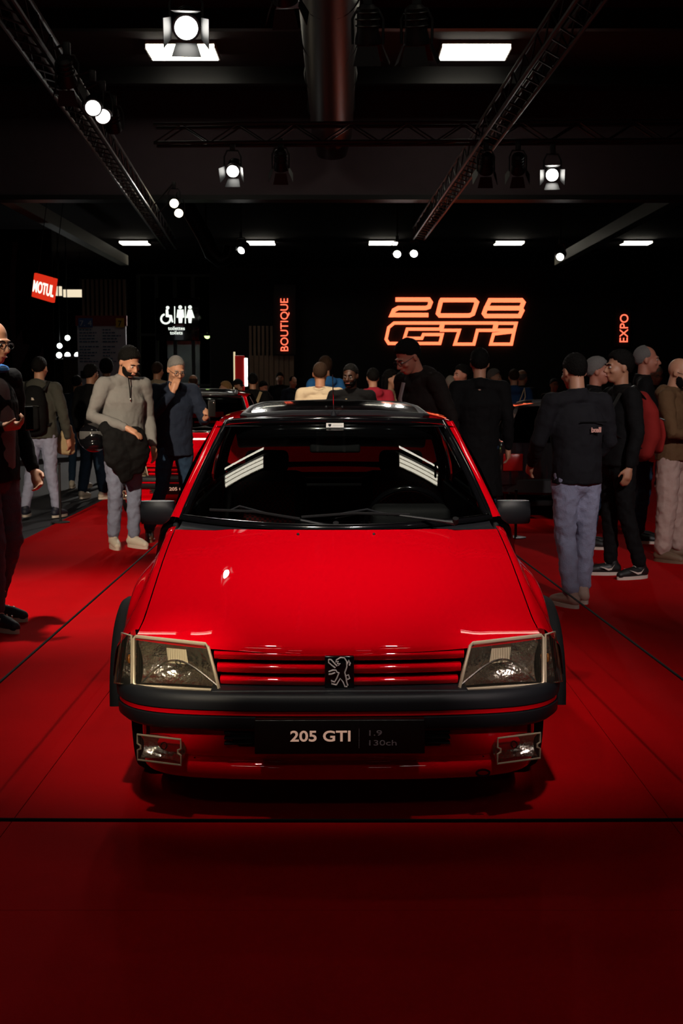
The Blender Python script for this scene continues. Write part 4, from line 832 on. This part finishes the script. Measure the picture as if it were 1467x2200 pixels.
r = empty('shoulder_bag', (X(140, 13.9), 13.9, 0)); tag(r, 'cream shoulder bag hanging beside the man with the backpack', 'bag'); mb = MB(); mb.chain([(-.02, 0, .72), (0, 0, .85), (.02, 0, .98)], [(.11, .05), (.10, .055), (.05, .035)], 16); bb = unify('bag_body', mb, BEIGE, r, .012, 2, .02, .06); MB().tube([(-.03, 0, 1.0), (-.05, .02, 1.2), (-.10, .06, 1.43)], .010, 6).build('strap', BEIGE, bb)
# crowd on the left
G = 'visitors in the crowd'
person('dark-haired visitor in a black top and dark jeans left of the man in grey', X(195, 15.9), 15.9, 150, top_h(785, 15.9), bottom=DENIMD, shoe=SHW, hair='black', legs=(((-.12, 0, .50), (-.16, -.02, .075)), ((.10, 0, .50), (.13, .06, .075))), legw=1.25)
person('hooded visitor in front of the white information board', X(229, 18.5), 18.5, 180, top_h(772, 18.5), hstyle='hood', top=BLKC)
person('visitor in dark jacket and jeans between the hooded visitor and the board', X(165, 17.5), 17.5, 170, top_h(808, 17.5), top=NAVY, bottom=DENIMD, shoe=SHW, hstyle='crop')
# man in the grey sweater
p, MH, U = person('bearded man in a grey zip sweater with a jacket over his arm', X(262, 11.2), 11.2, 32, top_h(743, 11.2), top=GREYK, topname='sweater', bottom=cloth('washed_denim', (.17, .19, .27), b=(120, .4)), shoe=SHW, hair='black', beard='black', vox=.0075, hyaw=16, hpitch=22, lean=6, A=((-.30, -.02, 1.16), (-.11, -.32, 1.10)), B=((.25, .05, 1.14), (.24, -.10, .90)), curl=(.35, .4), hdir=((.75, -.55, -.45), None), hn=((.2, .3, -1), None), legs=(((-.09, -.03, .50), (-.09, .03, .075)), ((.085, -.02, .50), (.075, -.02, .075))))
s = p['s']; MB().tube([U((0, -.088, 1.50)), U((0, -.118, 1.42)), U((0, -.142, 1.32))], .005, 6).build('zip', CHR, p); MB().ell(U((0, -.148, 1.315)), (.006, .005, .016)).build('zip_pull', CHR, p)
r = empty('folded_jacket', p.location, p.rotation_euler.z); tag(r, 'black quilted jacket hanging over the arm of the man in grey', 'jacket')
mb = MB(); mb.chain([U((-.22, -.17, 1.07)), U((-.06, -.28, 1.04))], [.08, .065], 16); mb.chain([U((-.17, -.25, 1.04)), U((-.13, -.27, .85)), U((-.06, -.25, .66))], [(.12, .07), (.15, .08), (.07, .05)], 16); mb.chain([U((-.03, -.32, 1.05)), U((.02, -.31, .88)), U((.03, -.27, .72))], [(.09, .06), (.11, .06), (.06, .04)], 16); unify('quilted_cloth', mb, BLKC, r, .011, 2, .04, .09)
r = empty('motorcycle_helmet', p.matrix_basis @ U((-.31, -.08, .99)), R(20)); tag(r, 'shiny black helmet carried on the arm of the man in grey', 'helmet')
mb = MB(); mb.ell((0, 0, 0), (.125, .15, .125), None, 24, 16); mb.ell((0, -.06, -.06), (.10, .10, .07)); hs = unify('shell', mb, BLKG, r, .009, 4); MB().tube([(.12 * math.sin(a), -.118 * math.cos(a) - .02, .02) for a in [R(q) for q in range(-75, 80, 15)]], [(.006, .035)] * 11, 8).build('visor', mat('visor_smoke', (.08, .08, .08), .05, coat=1), hs); MB().tube([(.126, -.03 + .05 * math.cos(a), .05 * math.sin(a)) for a in [i * math.pi / 8 for i in range(9)]], .005, 6).build('trim_line', CHR, hs)
# man in the dark coat
p, MH, U = person('grey-haired man in a dark coat and jeans raising a hand to his mouth', X(372, 11.95), 11.95, 22, top_h(764, 11.95), top=NAVY, topname='coat', bottom=DENIMD, shoe=SHB, hair='grey', hstyle='crop', glasses=True, vox=.0075, lean=4, hyaw=6, hpitch=18, hem=.80, A=((-.27, -.12, 1.16), (-.075, -.235, 1.42)), B=((.29, -.06, 1.14), (.22, -.28, 1.17)), curl=(.55, 1.2), hdir=((.28, -.02, 1), (.25, -.75, .6)), hn=((.5, .8, 0), (-.8, -.1, .3)), legs=(((-.15, -.10, .50), (-.29, -.15, .075)), ((.12, .0, .50), (.13, .12, .075))), sole=SHT)
MB().grid(lambda u, v: tuple(U((.06 + .16 * u, .02 + .10 * u, .50 + .42 * v))), 6, 8).build('coat_tail', NAVY, p)
ph = empty('phone', p.matrix_basis @ U((.265, -.385, 1.26)), R(30)); tag(ph, 'black phone held up by the man in the dark coat', 'phone'); MB().box(-.036, .036, -.005, .005, -.05, .10).build('phone_case', SHK, ph, bevel=.004); MB().ell((.02, -.006, .08), (.006, .002, .006)).build('camera_lens', CHR, ph)
# behind them
person('smiling woman behind the man in the grey sweater', X(291, 17.9), 17.9, 15, top_h(801, 17.9), hair='brown', hstyle='long', skin='tan')
person('visitor in a beige plaid shirt seen from behind', X(338, 18.3), 18.3, 165, top_h(779, 18.3), top=PLAID, topname='shirt', hstyle='crop', hair='brown')
person('bald man with dark jacket seen from behind, left of the second red car roof', X(415, 20), 20, 200, top_h(806, 20), top=NAVY, hair='shaved', hstyle='fringe')
person('blonde woman in profile looking left', X(485, 20), 20, -75, top_h(821, 20), hair='blonde', hstyle='long', top=CHAR)
person('man in a dark cap beside the blonde woman', X(508, 20.6), 20.6, 50, top_h(815, 20.6), hstyle='cap', hair='brown', beard='brown', top=CHAR, hpitch=15)
p, MH, U = person('visitor in a black puffer jacket seen from behind', X(543, 18.8), 18.8, 185, top_h(804, 18.8), top=BLKC, wide=1.12)
r = empty('tote_bag', p.location, p.rotation_euler.z); tag(r, 'cream bag with a long strap on the visitor in the puffer jacket', 'bag'); MB().tube([U((-.13, .10, 1.47)), U((-.06, .19, 1.30)), U((.05, .20, 1.08)), U((.10, .19, .9))], [(.022, .006)] * 4, 8).build('strap', BEIGE, r); unify('bag_body', MB().chain([U((.16, .2, .62)), U((.16, .2, .88))], [(.15, .05), (.13, .04)], 16), BEIGE, r, .014, 2)
person('dark-haired visitor looking down right of the puffer jacket', X(563, 21.5), 21.5, 40, top_h(820, 21.5), skin='ruddy', hpitch=15)
person('tall man in a dark jacket far back near the wood counter', X(601, 26.5), 26.5, 5, top_h(802, 26.5), skin='tan', top=BLKC)
person('balding man with a white collar far back beside the counter', X(628, 25), 25, 30, top_h(809, 25), hstyle='recede', top=NAVY, hpitch=12, hood=True)
p, MH, U = person('man in a cream T-shirt seen from behind', X(688, 13.2), 13.2, 168, top_h(780, 13.2), top=CREAMC, topname='tee_shirt', sleeve='short', hair='brown', hstyle='crop', bottom=CHAR, vox=.0095, wide=1.12, beard='grey', coll=False, skin='tan', hyaw=12)
MB().tube([U((.075 * math.cos(a), .03 + .075 * math.sin(a), 1.487 + .012 * math.sin(a))) for a in [i * math.pi / 10 for i in range(20)]], .003, 5, closed=True).build('necklace', CHR, p)
person('visitor in a bright blue hooded coat behind the man in the cream T-shirt', X(699, 16.5), 16.5, 200, top_h(768, 16.5), top=BLUEC, hair='brown', hood=True)
p, MH, U = person('smiling dark-skinned man facing the camera behind the car roof', X(755, 12.6), 12.6, -12, top_h(783, 12.6), skin='dark', top=BLKC, vox=.0085, hyaw=-8, hpitch=8, hstyle='crop', beard='black', wide=1.05)
MB().tube([U((-.03, -.135, 1.40)), U((-.02, -.15, 1.32)), U((-.01, -.15, 1.2))], .010, 6).build('shirt_strip', BEIGE, p)
person('dark-haired man in a pink-red jacket seen from behind', X(801, 15.2), 15.2, 190, top_h(792, 15.2), top=PINKR, hood=True, wide=1.1, hstyle='crop')
person('woman with dark hair and a beige scarf in profile', X(838, 16.0), 16.0, 70, top_h(797, 16.0), hair='black', hstyle='long', top=BEIGE)
person('man in profile behind the woman with the beige scarf', X(863, 17.3), 17.3, 75, top_h(799, 16.5), hair='brown', hstyle='crop', skin='ruddy')
p, MH, U = person('tall man with glasses leaning over the car roof, looking down left', X(925, 10.3), 10.3, -52, 1.85, top=cloth('dark_brown', (.012, .009, .008)), skin='ruddy', hair='black', hstyle='short', glasses=True, vox=.0075, lean=16, hyaw=-6, hpitch=14, hood=True, wide=1.05)
MB().tube([U((-.05, -.10, 1.45)), U((-.06, -.16, 1.34)), U((-.06, -.17, 1.15))], [(.02, .012)] * 3, 8).build('grey_lining', cloth('light_grey', (.30, .28, .28)), p)
person('white-haired visitor far behind the tall man', X(968, 18), 18, 190, top_h(810, 18), hair='white')
person('dark-haired visitor glancing left, half hidden', X(993, 15.5), 15.5, -60, top_h(786, 15.5), skin='ruddy')
person('big man in a long black coat seen from behind', X(1030, 11.3), 11.3, 178, top_h(753, 11.3), hem=.46, topname='coat', wide=1.1, bottom=DENIMD, vox=.0095)
person('grey-haired visitor right of the long black coat', X(1060, 18.4), 18.4, 60, top_h(795, 18.4), hair='grey', hstyle='short')
p, MH, U = person('person in a deep blue hoodie carrying a white tote', X(1104, 18.0), 18.0, 176, top_h(794, 18.0), top=BLUEH, hood=True, wide=1.12, hair='brown', hstyle='crop')
r = empty('tote_bag', p.location, p.rotation_euler.z); tag(r, 'white printed tote hanging on the blue hoodie', 'bag'); 
for o_ in (-.03, .03): MB().tube([U((-.15, .12, 1.48)), U((-.13 + o_, .20, 1.35)), U((-.07 + o_, .215, 1.2))], .007, 6).build('strap', CREAMC, r)
tb = MB().prism([U((-.13, .20, 1.22)), U((-.0, .20, 1.24)), U((.10, .20, .93)), U((-.05, .20, .89))], (0, .05, 0)).build('bag_body', CREAMC, r, bevel=.015)
for k in range(3): MB().box(0, .10, -.002, .002, 0, .022).build('print_line', SHK, tb); 
for k, ch in enumerate(tb.children): ch.location = U((-.035 + .012 * k, .255, 1.03 - .04 * k)); ch.rotation_euler = (0, R(-16), 0)
person('bald man just behind the blue hoodie', X(1121, 19), 19, 150, top_h(795, 18.6), hstyle='fringe', hair='grey', top=BLKC)
person('man facing the camera far back beside the black car', X(1190, 21), 21, 10, top_h(814, 20), top=BLKC, skin='tan', hstyle='crop')
# man with lettering on his jacket
p, MH, U = person('man from behind in a black jacket lettered ixell and faded jeans', X(1243, 8.3), 8.3, 200, 1.665, top=CHAR, bottom=DENIML, shoe=cloth('pink_sneaker', (.48, .33, .27)), hair='black', hstyle='crop', vox=.0085, hem=.86, wide=1.10, lean=3, hpitch=6, A=((-.29, -.04, 1.15), (-.22, -.22, 1.0)), B=((.29, -.02, 1.15), (.24, -.22, 1.0)), legs=(((-.09, -.02, .50), (-.09, -.05, .075)), ((.085, .0, .50), (.08, .08, .075))), legw=1.1)
t = text('jacket_lettering', 'ixell', mat('print_pink_glow', (.62, .32, .27), .6, emit=(.6, .28, .22), es=.12), p, U((-.02, .158, 1.215)), .046, rot=(math.pi / 2, 0, math.pi), bold=.0015); MB().tube([U((-.15, .146, 1.285)), U((.06, .150, 1.285))], .004, 6).build('seam', BLKC, p)  # faint emission in the print makes the lettering look lit
person('grey-haired man in profile facing right behind the lettered jacket', X(1280, 11.2), 11.2, 80, top_h(771, 11.2), hair='grey', skin='ruddy', vox=.0095)
# red backpack man
p, MH, U = person('man in black facing left with a red backpack', X(1333, 9.5), 9.5, -78, top_h(757, 9.5), top=BLKC, bottom=BLKC, shoe=SHK, hair='black', skin='tan', vox=.0085, legs=(((-.10, -.02, .50), (-.11, .00, .075)), ((.10, .03, .50), (.11, .14, .075))))
backpack(p, U, cloth('red_canvas', (.22, .012, .01)), 'dark red backpack on the man in black', k=1.1)
for ch in p.children:
    if ch.name.startswith('shoe'):
        bb = [Vector(c) for c in ch.bound_box]; cy = sum(v.y for v in bb) / 8
        for sd in (max(v.x for v in bb) - .004, min(v.x for v in bb) - .002): MB().prism([(sd, cy + .07, .085), (sd, cy + .045, .045), (sd, cy + .02, .04), (sd, cy - .05, .075), (sd, cy + .02, .055), (sd, cy + .05, .06)], (.005, 0, 0)).build('shoe_mark', SOLE, ch)
person('balding man in profile facing right above the red backpack', X(1384, 11.6), 11.6, 82, top_h(745, 11.6), hair='grey', hstyle='recede', skin='ruddy', top=BLKC, vox=.0085)
person('old white-haired man facing the camera at the right', X(1408, 17.6), 17.6, 12, top_h(789, 17.6), hair='white', skin='ruddy', hpitch=8, top=BLKC, glasses=True)
person('bald bearded man in a brown hoodie and stone trousers at the right edge', X(1448, 10.4), 10.4, 58, top_h(769, 10.4), top=BROWN, topname='hoodie', bottom=STONE, shoe=SHT, hair='shaved', hstyle='none', beard='black', glasses=True, hood=True, vox=.0085, hpitch=18, A=((-.27, -.08, 1.12), (.02, -.26, 1.10)), B=((.27, -.06, 1.13), (.02, -.30, 1.14)), legw=1.35, legs=(((-.11, 0, .50), (-.13, .02, .075)), ((.11, 0, .50), (.14, -.03, .075))), sole=SHT)
